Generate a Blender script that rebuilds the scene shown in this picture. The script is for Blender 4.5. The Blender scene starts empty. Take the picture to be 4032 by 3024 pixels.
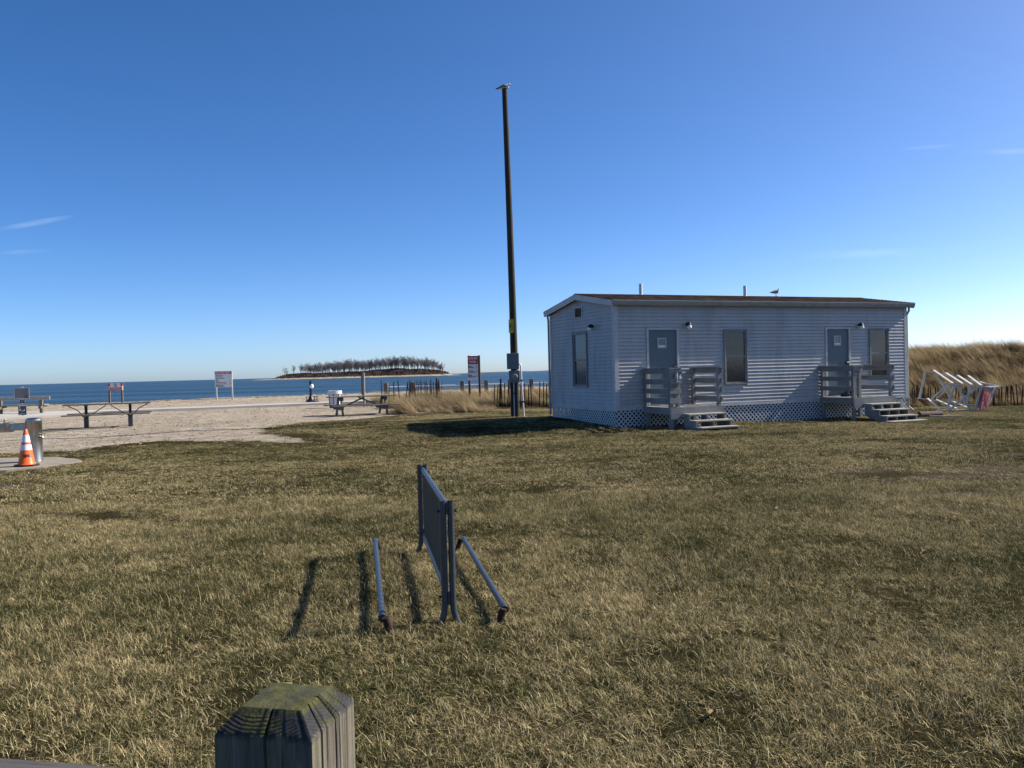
import bpy, bmesh, math, random
import numpy as np
from mathutils import Vector, Matrix, Euler, noise as mnoise

random.seed(7)
RS = np.random.RandomState(11)
scn = bpy.context.scene
COL = scn.collection
PI = math.pi
R = math.radians

# ------------------------------------------------------------------ camera
cam_d = bpy.data.cameras.new('camera')
cam = bpy.data.objects.new('camera', cam_d)
COL.objects.link(cam)
cam_d.sensor_width = 36.0
cam_d.lens = 36.0 * 3330 / 4032
cam_d.clip_start = 0.05
cam_d.clip_end = 120000
roll, pitch = math.atan(.0252), math.atan((1512 - (1516 - .0252 * 2016)) * math.cos(math.atan(.0252)) / 3330)
fwd = Vector((0, math.cos(pitch), -math.sin(pitch)))
rt = Vector((1, 0, 0)); up = rt.cross(fwd)
r2 = math.cos(roll) * rt - math.sin(roll) * up
u2 = math.cos(roll) * up + math.sin(roll) * rt
M = Matrix((r2, u2, -fwd)).transposed().to_4x4()
M.translation = Vector((0, 0, 1.6))
cam.matrix_world = M
scn.camera = cam

# ------------------------------------------------------------------ sky, sun, exposure
SUN_AZ, SUN_EL = 17.5, 36.8          # azimuth from +X towards +Y
world = bpy.data.worlds.new('World')
scn.world = world
world.use_nodes = True
wn, wl = world.node_tree.nodes, world.node_tree.links
wn.clear()
wo = wn.new('ShaderNodeOutputWorld')
bg = wn.new('ShaderNodeBackground')
sky = wn.new('ShaderNodeTexSky')
sky.sky_type = 'NISHITA'
sky.sun_disc = False
sky.sun_elevation = R(SUN_EL)
sky.sun_rotation = R(90 - SUN_AZ)
sky.altitude = 0
sky.air_density = 0.5
sky.dust_density = 0.7
sky.ozone_density = 3.2
bg.inputs['Strength'].default_value = 0.112
# thin high cirrus wisps, laid out in sky directions
def wm(op, a, b=0.0):
    q = wn.new('ShaderNodeMath'); q.operation = op
    for i, v in enumerate((a, b)):
        if hasattr(v, 'is_linked'): wl.new(v, q.inputs[i])
        else: q.inputs[i].default_value = v
    return q.outputs[0]
tc = wn.new('ShaderNodeTexCoord'); sxyz = wn.new('ShaderNodeSeparateXYZ'); wl.new(tc.outputs['Generated'], sxyz.inputs[0])
az_, el_ = wm('ARCTAN2', sxyz.outputs[0], sxyz.outputs[1]), wm('ARCSINE', sxyz.outputs[2])
cxyz = wn.new('ShaderNodeCombineXYZ'); wl.new(wm('MULTIPLY', az_, 1.0), cxyz.inputs[0]); wl.new(wm('MULTIPLY', el_, 4.0), cxyz.inputs[1])
nz = wn.new('ShaderNodeTexNoise'); nz.inputs['Scale'].default_value = 16; nz.inputs['Detail'].default_value = 7; nz.inputs['Roughness'].default_value = .65; nz.inputs['Distortion'].default_value = .6
wl.new(cxyz.outputs[0], nz.inputs['Vector'])
wisp = None
for a0, e0, hl, rot, k in ((-.5083, .1645, .040, .2553, 1.0), (.4623, .2224, .028, -.056, .7), (.5343, .2079, .040, -.133, .6), (.4014, .118, .075, -.038, .8), (-.5187, .1351, .030, .10, .5), (-.75, .21, .06, .2, .8), (.8, .15, .08, -.1, .7), (1.6, .3, .1, .3, .7), (-1.7, .25, .09, -.2, .7)):
    da, de = wm('SUBTRACT', az_, a0), wm('SUBTRACT', el_, e0)
    u_ = wm('DIVIDE', wm('ADD', wm('MULTIPLY', da, math.cos(rot)), wm('MULTIPLY', de, math.sin(rot))), hl)
    v_ = wm('DIVIDE', wm('SUBTRACT', wm('MULTIPLY', de, math.cos(rot)), wm('MULTIPLY', da, math.sin(rot))), hl * .085)
    mk_ = wm('MULTIPLY', wm('MAXIMUM', wm('SUBTRACT', 1.0, wm('ADD', wm('MULTIPLY', u_, u_), wm('MULTIPLY', v_, v_))), 0.0), k)
    wisp = mk_ if wisp is None else wm('ADD', wisp, mk_)
mx = wn.new('ShaderNodeMixRGB'); mx.inputs['Color2'].default_value = (7.5, 8.2, 9.0, 1)
wl.new(wm('MULTIPLY', wm('MULTIPLY', wisp, wm('MAXIMUM', wm('SUBTRACT', wm('MULTIPLY', nz.outputs['Fac'], 2.2), .75), 0.0)), .17), mx.inputs['Fac'])
hs = wn.new('ShaderNodeHueSaturation'); hs.inputs['Saturation'].default_value = 1.24; hs.inputs['Hue'].default_value = .5025
wl.new(sky.outputs['Color'], hs.inputs['Color']); wl.new(hs.outputs['Color'], mx.inputs['Color1']); wl.new(mx.outputs['Color'], bg.inputs['Color'])
wl.new(bg.outputs[0], wo.inputs[0])

sun_d = bpy.data.lights.new('sun', 'SUN')
sun_d.energy = 5.0
sun_d.angle = R(0.53)
sun_d.color = (1.0, .94, .85)
sun = bpy.data.objects.new('sun', sun_d)
COL.objects.link(sun)
sv = Vector((math.cos(R(SUN_EL)) * math.cos(R(SUN_AZ)), math.cos(R(SUN_EL)) * math.sin(R(SUN_AZ)), math.sin(R(SUN_EL))))
sun.rotation_euler = sv.to_track_quat('Z', 'Y').to_euler()
sun.location = (30, 10, 30)

vs = scn.view_settings
vs.view_transform = 'Standard'; vs.look = 'None'; vs.exposure = 0.75; vs.gamma = 1.0; vs.use_curve_mapping = False
scn.cycles.max_bounces = 8
scn.cycles.transparent_max_bounces = 16

# ------------------------------------------------------------------ materials
class NT:
    def __init__(s, name):
        s.m = bpy.data.materials.new(name); s.m.use_nodes = True
        s.n = s.m.node_tree.nodes; s.l = s.m.node_tree.links; s.n.clear()
        s.out = s.n.new('ShaderNodeOutputMaterial'); s.p = s.n.new('ShaderNodeBsdfPrincipled')
        s.l.new(s.p.outputs[0], s.out.inputs[0])
        s.tc = s.n.new('ShaderNodeTexCoord')
    def vec(s, scale=(1, 1, 1), src='Object', rot=(0, 0, 0)):
        m = s.n.new('ShaderNodeMapping'); m.inputs['Scale'].default_value = scale; m.inputs['Rotation'].default_value = rot
        if src == 'World':
            g = s.n.new('ShaderNodeNewGeometry'); s.l.new(g.outputs['Position'], m.inputs['Vector'])
        else:
            s.l.new(s.tc.outputs[src], m.inputs['Vector'])
        return m.outputs[0]
    def noise(s, vec, scale=5, detail=4, rough=.6, dist=0):
        t = s.n.new('ShaderNodeTexNoise'); t.inputs['Scale'].default_value = scale; t.inputs['Detail'].default_value = detail
        t.inputs['Roughness'].default_value = rough; t.inputs['Distortion'].default_value = dist
        s.l.new(vec, t.inputs['Vector']); return t.outputs['Fac']
    def ramp(s, fac, stops, interp='LINEAR'):
        r = s.n.new('ShaderNodeValToRGB'); e = r.color_ramp.elements; r.color_ramp.interpolation = interp
        while len(e) < len(stops): e.new(.5)
        for i, (p, c) in enumerate(stops):
            e[i].position = p
            if isinstance(c, (int, float)): c = (c, c, c)
            e[i].color = (*c, 1)
        s.l.new(fac, r.inputs['Fac']); return r.outputs['Color']
    def mix(s, fac, a, b, mode='MIX'):
        m = s.n.new('ShaderNodeMixRGB'); m.blend_type = mode
        for k, v in (('Fac', fac), ('Color1', a), ('Color2', b)):
            if hasattr(v, 'links') or hasattr(v, 'is_linked'): s.l.new(v, m.inputs[k])
            elif isinstance(v, (int, float)): m.inputs[k].default_value = v if k == 'Fac' else (v, v, v, 1)
            else: m.inputs[k].default_value = (*v, 1)
        return m.outputs[0]
    def math(s, op, a, b=0, c=0):
        m = s.n.new('ShaderNodeMath'); m.operation = op
        for i, v in enumerate((a, b, c)):
            if hasattr(v, 'is_linked'): s.l.new(v, m.inputs[i])
            else: m.inputs[i].default_value = v
        return m.outputs[0]
    def bump(s, h, strength=.5, dist=.01):
        b = s.n.new('ShaderNodeBump'); b.inputs['Strength'].default_value = strength; b.inputs['Distance'].default_value = dist
        s.l.new(h, b.inputs['Height']); s.l.new(b.outputs[0], s.p.inputs['Normal'])
    def set(s, color=None, rough=None, metal=None, spec=None):
        for k, v in (('Base Color', color), ('Roughness', rough), ('Metallic', metal), ('Specular IOR Level', spec)):
            if v is None: continue
            if hasattr(v, 'is_linked'): s.l.new(v, s.p.inputs[k])
            elif isinstance(v, tuple): s.p.inputs[k].default_value = (*v, 1)
            else: s.p.inputs[k].default_value = v
        return s.m

def paint(name, c, var=.12, rough=.55, scale=6, dirt=None, metal=0, spec=.4, bump=.1, stretch=(1, 1, 1)):
    t = NT(name)
    n1 = t.noise(t.vec(stretch), scale, 5, .65)
    lo = tuple(x * (1 - var) for x in c); hi = tuple(min(1, x * (1 + var)) for x in c)
    col = t.ramp(n1, [(.3, lo), (.7, hi)])
    if dirt:
        n2 = t.noise(t.vec(stretch), scale * .45, 6, .7, .4)
        col = t.mix(t.ramp(n2, [(.52, 0), (.72, 1)]), col, dirt)
    t.bump(t.noise(t.vec(), scale * 12, 3), bump, .004)
    return t.set(col, rough, metal, spec)

def wood(name, dark, light, axis='z', scale=1.0, rough=.85, bump=.5, green=None):
    t = NT(name)
    st = {'x': (1.2, 26, 26), 'y': (26, 1.2, 26), 'z': (26, 26, 1.2)}[axis]
    v = t.vec(tuple(q * scale for q in st))
    g = t.noise(v, 1.6, 8, .7, .3)
    col = t.ramp(g, [(.28, dark), (.5, tuple((a + b) / 2 for a, b in zip(dark, light))), (.74, light)])
    b = t.noise(t.vec(), 3.0, 4)
    col = t.mix(t.ramp(b, [(.35, .0), (.7, .45)]), col, tuple(x * .6 for x in dark))
    if green:
        b2 = t.noise(t.vec(), 4.5, 5)
        col = t.mix(t.ramp(b2, [(.45, 0), (.65, .7)]), col, green)
    t.bump(g, bump, .006)
    return t.set(col, rough, 0, .25)

MAT = {}
def m(k): return MAT[k]
MAT['vinyl'] = paint('vinyl_siding', (.41, .405, .385), .10, .42, 2.2, dirt=(.30, .295, .275), bump=.05, stretch=(1.6, 1.6, .45))
MAT['trim'] = paint('white_trim', (.48, .475, .455), .08, .5, 5, dirt=(.35, .34, .315))
MAT['gutter'] = paint('gutter_paint', (.30, .30, .28), .08, .45, 5, dirt=(.22, .22, .19))
MAT['lattice'] = paint('lattice_plastic', (.58, .585, .59), .08, .5, 5, dirt=(.46, .455, .43))
MAT['door'] = paint('door_paint', (.11, .145, .165), .06, .5, 4, dirt=(.095, .125, .145))
MAT['frame'] = paint('frame_metal', (.24, .245, .24), .12, .5, 14, dirt=(.18, .15, .12))
MAT['black'] = paint('black_metal', (.012, .012, .014), .2, .4, 8)
MAT['rust'] = paint('rusted_steel', (.034, .014, .009), .5, .9, 30, dirt=(.018, .011, .010), bump=.5)
MAT['rackpaint'] = paint('grey_blue_rack_paint', (.045, .054, .062), .15, .34, 18, dirt=(.034, .038, .043), spec=.5, bump=.15)
MAT['deckwood'] = wood('grey_painted_wood_along_front', (.20, .198, .195), (.33, .325, .315), 'x', .6, green=(.22, .213, .20))
MAT['deckwood_y'] = wood('grey_painted_wood_along_depth', (.20, .198, .195), (.33, .325, .315), 'y', .6)
MAT['deckwood_z'] = wood('grey_painted_wood_upright', (.20, .198, .195), (.33, .325, .315), 'z', .6)
MAT['tread'] = wood('worn_tread_wood', (.27, .255, .22), (.46, .43, .37), 'x', .7)
MAT['polewood'] = wood('utility_pole_wood', (.022, .018, .013), (.085, .072, .05), 'z', .5, green=(.05, .052, .028))
MAT['postwood'] = wood('rail_post_wood', (.09, .08, .06), (.24, .21, .17), 'z', .5)
MAT['tablewood'] = wood('picnic_table_wood', (.10, .09, .075), (.25, .225, .19), 'x', .6)
MAT['slat'] = wood('fence_slat_wood', (.025, .014, .010), (.075, .042, .03), 'z', .6)
MAT['whitewood'] = wood('white_weathered_wood', (.46, .455, .43), (.68, .675, .64), 'z', .5)
MAT['signwhite'] = paint('sign_white', (.74, .75, .76), .05, .45, 3, dirt=(.62, .62, .6))
MAT['signred'] = paint('sign_red', (.42, .03, .035), .12, .5, 6)
MAT['signblack'] = paint('sign_black', (.03, .03, .035), .2, .5, 6)
MAT['signgreen'] = paint('sign_green', (.02, .22, .10), .1, .5, 6)
MAT['signyellow'] = paint('sign_yellow', (.62, .44, .03), .1, .5, 6, dirt=(.4, .3, .06))
MAT['signblue'] = paint('sign_slate_blue', (.035, .06, .09), .15, .45, 6)
MAT['plaque'] = paint('plaque_bronze', (.03, .035, .05), .15, .5, 8)
MAT['letter'] = paint('pale_lettering', (.55, .55, .52), .1, .6, 8)
MAT['letterwhite'] = paint('white_lettering', (.8, .8, .8), .04, .5, 8)
MAT['greybox'] = paint('grey_enclosure', (.19, .20, .205), .07, .5, 5, dirt=(.16, .165, .16))
MAT['pvc'] = paint('white_pvc', (.72, .72, .70), .05, .4, 5)
MAT['pipegrey'] = paint('grey_conduit', (.2, .205, .21), .1, .45, 8)
MAT['orange'] = paint('orange_cone_plastic', (.80, .13, .015), .08, .42, 7, dirt=(.62, .11, .03))
MAT['collar'] = paint('white_reflective_collar', (.78, .78, .80), .05, .35, 9, dirt=(.62, .62, .62))
MAT['rubber'] = paint('black_rubber', (.015, .015, .015), .2, .7, 9)
MAT['concrete'] = paint('pale_concrete', (.40, .37, .32), .10, .9, 1.2, dirt=(.33, .30, .25), bump=.3)
MAT['bag'] = paint('clear_bin_bag', (.62, .65, .68), .1, .3, 9, spec=.6)
MAT['railwhite'] = paint('white_pipe_rail', (.78, .79, .8), .04, .3, 5, spec=.5)
MAT['gullwhite'] = paint('gull_white_feathers', (.80, .80, .79), .05, .8, 20, spec=.1)
MAT['gullgrey'] = paint('gull_grey_feathers', (.20, .21, .22), .15, .8, 20, spec=.1)
MAT['gulldark'] = paint('gull_dark_feathers', (.02, .02, .022), .2, .8, 20, spec=.1)
MAT['gullleg'] = paint('gull_yellow_leg', (.45, .33, .12), .1, .6, 20)
MAT['deadleaf'] = paint('dead_leaf', (.17, .085, .045), .3, .8, 40)
MAT['bark'] = paint('winter_bark', (.12, .105, .098), .25, .9, .6)
MAT['twig'] = paint('winter_twigs', (.16, .138, .132), .3, .9, .4)
MAT['under'] = paint('dark_underfloor', (.03, .03, .03), .2, .9, 4)  # near black, puts the shade under the cabin into the colour

def mk_steel():
    t = NT('brushed_steel')
    n1 = t.noise(t.vec((6, 6, 1.0)), 3, 6, .7)
    col = t.ramp(n1, [(.3, (.36, .34, .30)), (.7, (.50, .48, .44))])
    t.bump(t.noise(t.vec((60, 60, 3)), 4, 3), .08, .002)
    return t.set(col, t.ramp(n1, [(.3, .28), (.7, .42)]), 1.0, .5)
MAT['steel'] = mk_steel()

def mk_glass(name, c, rough=.08):
    t = NT(name)
    n1 = t.noise(t.vec(), 2, 3)
    return t.set(t.ramp(n1, [(.3, c), (.7, tuple(x * 1.25 for x in c))]), rough, 0, .6)
MAT['glass'] = mk_glass('dark_window_glass', (.012, .016, .02))
MAT['glasspale'] = mk_glass('pale_window_glass', (.10, .13, .14), .15)  # paler tone than the other window glass
MAT['meterglass'] = mk_glass('meter_glass', (.25, .25, .24), .05)

def mk_globe():
    t = NT('pale_lens_and_glint')
    return t.set((.86, .84, .80), .25, 0, .6)  # pale for wall lamp lenses and for the pedestal's painted highlight
MAT['globe'] = mk_globe()

def mk_roof():
    t = NT('brown_asphalt_shingles')
    v = t.vec()
    b = t.n.new('ShaderNodeTexBrick'); t.l.new(v, b.inputs['Vector'])
    b.inputs['Scale'].default_value = 1.0; b.inputs['Brick Width'].default_value = .19; b.inputs['Row Height'].default_value = .145
    b.inputs['Mortar Size'].default_value = .004; b.inputs['Bias'].default_value = 0
    b.inputs['Color1'].default_value = (0, 0, 0, 1); b.inputs['Color2'].default_value = (1, 1, 1, 1); b.inputs['Mortar'].default_value = (.0, .0, .0, 1)
    n1 = t.noise(v, 3.5, 5, .7)
    f = t.mix(.55, b.outputs['Color'], n1)
    col = t.ramp(f, [(.2, (.026, .018, .014)), (.45, (.062, .038, .026)), (.62, (.088, .054, .034)), (.85, (.14, .095, .06))])
    t.bump(t.noise(v, 90, 3), .6, .004)
    return t.set(col, .95, 0, .15)
MAT['roof'] = mk_roof()

def mk_sand_ground():
    t = NT('sand_and_turf_soil')
    w = t.vec(src='World')
    a = t.n.new('ShaderNodeAttribute'); a.attribute_name = 'lawn'
    edge = t.noise(w, 1.6, 7, .72)
    lawn = t.ramp(t.math('ADD', a.outputs['Fac'], t.math('MULTIPLY', t.math('SUBTRACT', edge, .5), 1.7)), [(.44, 0), (.56, 1)])
    # sand: pale beige with pebbles, shell bits and damp scuffs
    s1 = t.noise(w, .35, 6, .65); s2 = t.noise(w, 3.2, 8, .78); s3 = t.noise(w, 22, 4, .7)
    sand = t.ramp(s1, [(.3, (.385, .33, .25)), (.7, (.51, .445, .355))])
    sand = t.mix(t.ramp(s2, [(.40, .75), (.60, 0)]), sand, (.22, .175, .125))
    sand = t.mix(t.ramp(s3, [(.62, 0), (.72, .6)]), sand, (.60, .55, .48))
    sand = t.mix(t.ramp(s3, [(.26, .6), (.36, 0)]), sand, (.17, .14, .11))
    wrack = t.noise(t.vec((.5, 1.6, 1), 'World', (0, 0, R(-38))), 1.4, 6, .75)
    sand = t.mix(t.ramp(wrack, [(.54, 0), (.68, .75)]), sand, (.19, .145, .09))
    # turf soil and thatch
    g1 = t.noise(w, .5, 6, .65); g2 = t.noise(w, 14, 5, .7)
    soil = t.ramp(g1, [(.3, (.034, .032, .014)), (.55, (.06, .05, .024)), (.75, (.10, .08, .042))])
    soil = t.mix(t.ramp(g2, [(.35, .7), (.6, 0)]), soil, (.018, .015, .009))
    bare = t.n.new('ShaderNodeAttribute'); bare.attribute_name = 'bare'
    soil = t.mix(bare.outputs['Fac'], soil, t.ramp(g2, [(.3, (.06, .047, .032)), (.7, (.14, .112, .082))]))
    col = t.mix(lawn, sand, soil)
    t.bump(t.math('ADD', s2, t.math('MULTIPLY', s3, .5)), 1.0, .09)
    return t.set(col, 1.0, 0, .0)
MAT['ground'] = mk_sand_ground()

def mk_water():
    t = NT('sea_water')
    w = t.vec(src='World')
    big = t.noise(t.vec((.4, 1, 1), 'World'), .012, 4, .6)
    n1 = t.noise(t.vec((.55, 1, 1), 'World', (0, 0, R(15))), .55, 6, .72)
    n2 = t.noise(t.vec((.3, 1, 1), 'World', (0, 0, R(8))), .09, 5, .65)
    col = t.ramp(big, [(.35, (.017, .044, .068)), (.65, (.026, .062, .088))])
    t.bump(t.math('ADD', n1, t.math('MULTIPLY', n2, 2.0)), 1.0, .9)
    return t.set(col, t.ramp(t.noise(t.vec((.12, 1, 1), 'World', (0, 0, R(6))), .02, 5, .7), [(.35, .2), (.65, .5)]), 0, .25)
MAT['water'] = mk_water()

def mk_blade(name, greens, straws, nscale, bias, trans=.3):
    t = NT(name)
    a = t.n.new('ShaderNodeAttribute'); a.attribute_name = 'rnd'
    sep = t.n.new('ShaderNodeSeparateColor'); t.l.new(a.outputs['Color'], sep.inputs[0])
    w = t.vec(src='World')
    n1 = t.noise(w, nscale, 4, .6); n2 = t.noise(w, nscale * 7, 6, .78)
    f = t.math('ADD', t.math('MULTIPLY', t.math('SUBTRACT', n1, .5), 3.2), t.math('MULTIPLY', t.math('SUBTRACT', n2, .5), 2.2))
    f = t.math('ADD', t.math('ADD', f, bias), t.math('MULTIPLY', t.math('SUBTRACT', sep.outputs[0], .5), 1.5))
    k = t.ramp(f, [(.42, 0), (.58, 1)])
    g = t.mix(sep.outputs[1], greens[0], greens[1]); s = t.mix(sep.outputs[1], straws[0], straws[1])
    col = t.mix(k, g, s)
    d = t.n.new('ShaderNodeBsdfDiffuse'); tr = t.n.new('ShaderNodeBsdfTranslucent'); mxs = t.n.new('ShaderNodeMixShader')
    gl = t.n.new('ShaderNodeBsdfGlossy'); gl.inputs['Roughness'].default_value = .45; m2 = t.n.new('ShaderNodeMixShader'); m2.inputs[0].default_value = .008
    mxs.inputs[0].default_value = trans
    t.l.new(col, d.inputs[0]); t.l.new(col, tr.inputs[0]); t.l.new(d.outputs[0], mxs.inputs[1]); t.l.new(tr.outputs[0], mxs.inputs[2])
    t.l.new(mxs.outputs[0], m2.inputs[1]); t.l.new(gl.outputs[0], m2.inputs[2])
    t.l.new(m2.outputs[0], t.out.inputs[0]); t.n.remove(t.p)
    return t.m
MAT['blade'] = mk_blade('winter_lawn_blades', ((.022, .029, .008), (.095, .100, .030)), ((.14, .104, .044), (.82, .67, .36)), .25, .475, .17)
MAT['marram'] = mk_blade('dry_dune_grass_blades', ((.055, .038, .02), (.15, .108, .06)), ((.20, .145, .075), (.64, .515, .315)), .9, .66, .3)
MAT['scrub'] = mk_blade('bare_scrub_twigs', ((.045, .033, .028), (.08, .055, .045)), ((.075, .05, .04), (.12, .08, .06)), .05, .5, .1)

# ------------------------------------------------------------------ mesh helpers
class MB:
    def __init__(s): s.v = []; s.f = []; s.mi = []
    def add(s, verts, faces, mi=0):
        o = len(s.v); s.v += [tuple(p) for p in verts]
        for f in faces: s.f.append(tuple(i + o for i in f)); s.mi.append(mi)
        return s
    def box(s, x0, x1, y0, y1, z0, z1, mi=0):
        v = [(x, y, z) for z in (z0, z1) for y in (y0, y1) for x in (x0, x1)]
        return s.add(v, [(0, 2, 3, 1), (4, 5, 7, 6), (0, 1, 5, 4), (2, 6, 7, 3), (0, 4, 6, 2), (1, 3, 7, 5)], mi)
    def bar(s, p0, p1, w, h, upv=(0, 0, 1), mi=0):
        p0, p1 = Vector(p0), Vector(p1); d = (p1 - p0).normalized(); u = Vector(upv)
        if abs(d.dot(u)) > .98: u = Vector((0, 1, 0))
        sd = d.cross(u).normalized() * w / 2; uu = sd.cross(d).normalized() * h / 2
        v = []
        for p in (p0, p1):
            for a, b in ((-1, -1), (1, -1), (1, 1), (-1, 1)): v.append(p + sd * a + uu * b)
        return s.add(v, [(0, 1, 2, 3), (7, 6, 5, 4), (0, 4, 5, 1), (1, 5, 6, 2), (2, 6, 7, 3), (3, 7, 4, 0)], mi)
    def tube(s, pts, r, n=10, caps=True, mi=0):
        pts = [Vector(p) for p in pts]; rr = r if isinstance(r, (list, tuple)) else [r] * len(pts)
        o = len(s.v); side = None
        for i, p in enumerate(pts):
            d = (pts[min(i + 1, len(pts) - 1)] - pts[max(i - 1, 0)]).normalized()
            if side is None: side = d.orthogonal().normalized()
            side = (side - d * side.dot(d)).normalized(); b = d.cross(side)
            for k in range(n):
                a = 2 * PI * k / n
                s.v.append(tuple(p + (side * math.cos(a) + b * math.sin(a)) * rr[i]))
        for i in range(len(pts) - 1):
            for k in range(n):
                a = o + i * n + k; b = o + i * n + (k + 1) % n
                s.f.append((a, b, b + n, a + n)); s.mi.append(mi)
        if caps:
            s.f.append(tuple(o + k for k in reversed(range(n)))); s.mi.append(mi)
            s.f.append(tuple(o + (len(pts) - 1) * n + k for k in range(n))); s.mi.append(mi)
        return s
    def lathe(s, prof, c=(0, 0, 0), n=24, mi=0):
        return s.tube([(c[0], c[1], c[2] + z) for r, z in prof], [max(r, 1e-4) for r, z in prof], n, True, mi) if False else s._lathe(prof, c, n, mi)
    def _lathe(s, prof, c, n, mi):
        o = len(s.v)
        for r, z in prof:
            for k in range(n):
                a = 2 * PI * k / n; s.v.append((c[0] + r * math.cos(a), c[1] + r * math.sin(a), c[2] + z))
        for i in range(len(prof) - 1):
            for k in range(n):
                a = o + i * n + k; b = o + i * n + (k + 1) % n; s.f.append((a, b, b + n, a + n)); s.mi.append(mi)
        s.f.append(tuple(o + k for k in reversed(range(n)))); s.mi.append(mi)
        s.f.append(tuple(o + (len(prof) - 1) * n + k for k in range(n))); s.mi.append(mi)
        return s
    def prism(s, poly, axis, a0, a1, mi=0):
        # poly in the two other axes, extruded along axis from a0 to a1
        n = len(poly)
        def P(p, a):
            return {'x': (a, p[0], p[1]), 'y': (p[0], a, p[1]), 'z': (p[0], p[1], a)}[axis]
        v = [P(p, a0) for p in poly] + [P(p, a1) for p in poly]
        f = [tuple(range(n)), tuple(range(2 * n - 1, n - 1, -1))] + [(i, i + n, (i + 1) % n + n, (i + 1) % n) for i in range(n)]
        return s.add(v, f, mi)
    def build(s, name, mats, parent=None, smooth=False, bevel=0):
        me = bpy.data.meshes.new(name); me.from_pydata(s.v, [], s.f)
        if not isinstance(mats, (list, tuple)): mats = [mats]
        for x in mats: me.materials.append(x if not isinstance(x, str) else MAT[x])
        if len(mats) > 1: me.polygons.foreach_set('material_index', s.mi)
        bm = bmesh.new(); bm.from_mesh(me); bmesh.ops.recalc_face_normals(bm, faces=bm.faces)
        if bevel: bmesh.ops.bevel(bm, geom=list(bm.edges), offset=bevel, segments=1, affect='EDGES', clamp_overlap=True)
        bm.to_mesh(me); bm.free()
        if smooth:
            me.polygons.foreach_set('use_smooth', [True] * len(me.polygons))
            me.set_sharp_from_angle(angle=R(40))
        o = bpy.data.objects.new(name, me); COL.objects.link(o)
        if parent: o.parent = parent
        return o

def tag(o, label=None, cat=None, group=None, kind=None):
    for k, v in (('label', label), ('category', cat), ('group', group), ('kind', kind)):
        if v: o[k] = v
    return o
def thing(name, label, cat, loc=(0, 0, 0), rz=0, group=None):
    o = bpy.data.objects.new(name, None); o.empty_display_size = .2; COL.objects.link(o)
    o.location = loc; o.rotation_euler = (0, 0, rz); return tag(o, label, cat, group)
def piece(name, mesh_obj, parent, loc=(0, 0, 0), rot=(0, 0, 0), scale=(1, 1, 1)):
    o = bpy.data.objects.new(name, mesh_obj.data); COL.objects.link(o); o.parent = parent
    o.location = loc; o.rotation_euler = rot; o.scale = scale; return o
def copy_tree(o, parent=None):
    c = o.copy(); COL.objects.link(c); c.parent = parent
    for ch in list(o.children): copy_tree(ch, c)
    return c
def text_mb(txt, size, align='CENTER', bold=0.0):
    cu = bpy.data.curves.new('t', 'FONT'); cu.body = txt; cu.size = size; cu.align_x = align; cu.align_y = 'CENTER'; cu.extrude = .0015; cu.offset = bold; cu.resolution_u = 2
    o = bpy.data.objects.new('t', cu); COL.objects.link(o); bpy.context.view_layer.update()
    me = bpy.data.meshes.new_from_object(o.evaluated_get(bpy.context.evaluated_depsgraph_get()))
    vs_ = [tuple(v.co) for v in me.vertices]; fs = [tuple(p.vertices) for p in me.polygons]
    bpy.data.objects.remove(o); bpy.data.curves.remove(cu); bpy.data.meshes.remove(me)
    return vs_, fs
def text_on(txt, size, cx, cz, y, mat_, parent, name='lettering', width=None, height=None, bold=0.0):
    """flat lettering facing -Y (parent local), centred at cx,cz"""
    v, f = text_mb(txt, size, bold=bold)
    xs = [p[0] for p in v]; ys = [p[1] for p in v]
    mxx, mnx, mxy, mny = max(xs), min(xs), max(ys), min(ys)
    kx = width / (mxx - mnx) if width else 1; ky = height / (mxy - mny) if height else (kx if width else 1)
    mb = MB(); mb.add([(cx + (p[0] - (mxx + mnx) / 2) * kx, y - p[2], cz + (p[1] - (mxy + mny) / 2) * ky) for p in v], f)
    return mb.build(name, mat_, parent)

def ss(a, b, x):
    t = np.clip((np.asarray(x, float) - a) / (b - a), 0, 1); return t * t * (3 - 2 * t)

# ------------------------------------------------------------------ terrain
SEA_Z = -1.5
def shore_d(x, y): return (np.asarray(x) + 11.7) * -.623 + (np.asarray(y) - 68.5) * .782
def gh(x, y):
    x = np.asarray(x, float); y = np.asarray(y, float)
    z = .2 * ss(18.5, 26, y) * (1 - ss(2, 9, x))
    z = z + .16 * ss(31, 35, y) * (1 - ss(42, 47, y)) * ss(-8, -2, x) * (1 - ss(8, 13, x))
    crest = 1.72 + .16 * np.sin(x * .9 + 1) + .08 * np.sin(x * 2.3)
    z = z + crest * ss(29.6, 38.0, y) * ss(8.5, 13, x) * (1 - .4 * ss(42, 60, y))
    z = z + .018 * np.sin(x * 1.3 + y * .7) * np.sin(y * 1.1 - x * .4) * (1 - ss(60, 70, y))
    d = shore_d(x, y)
    z = z + .06 * np.exp(-((d + 1.5) / 2.0) ** 2)
    f = ss(-.5, 24, d)
    return z * (1 - f) - 3.6 * f
def G(x, y): return float(gh(x, y))

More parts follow.
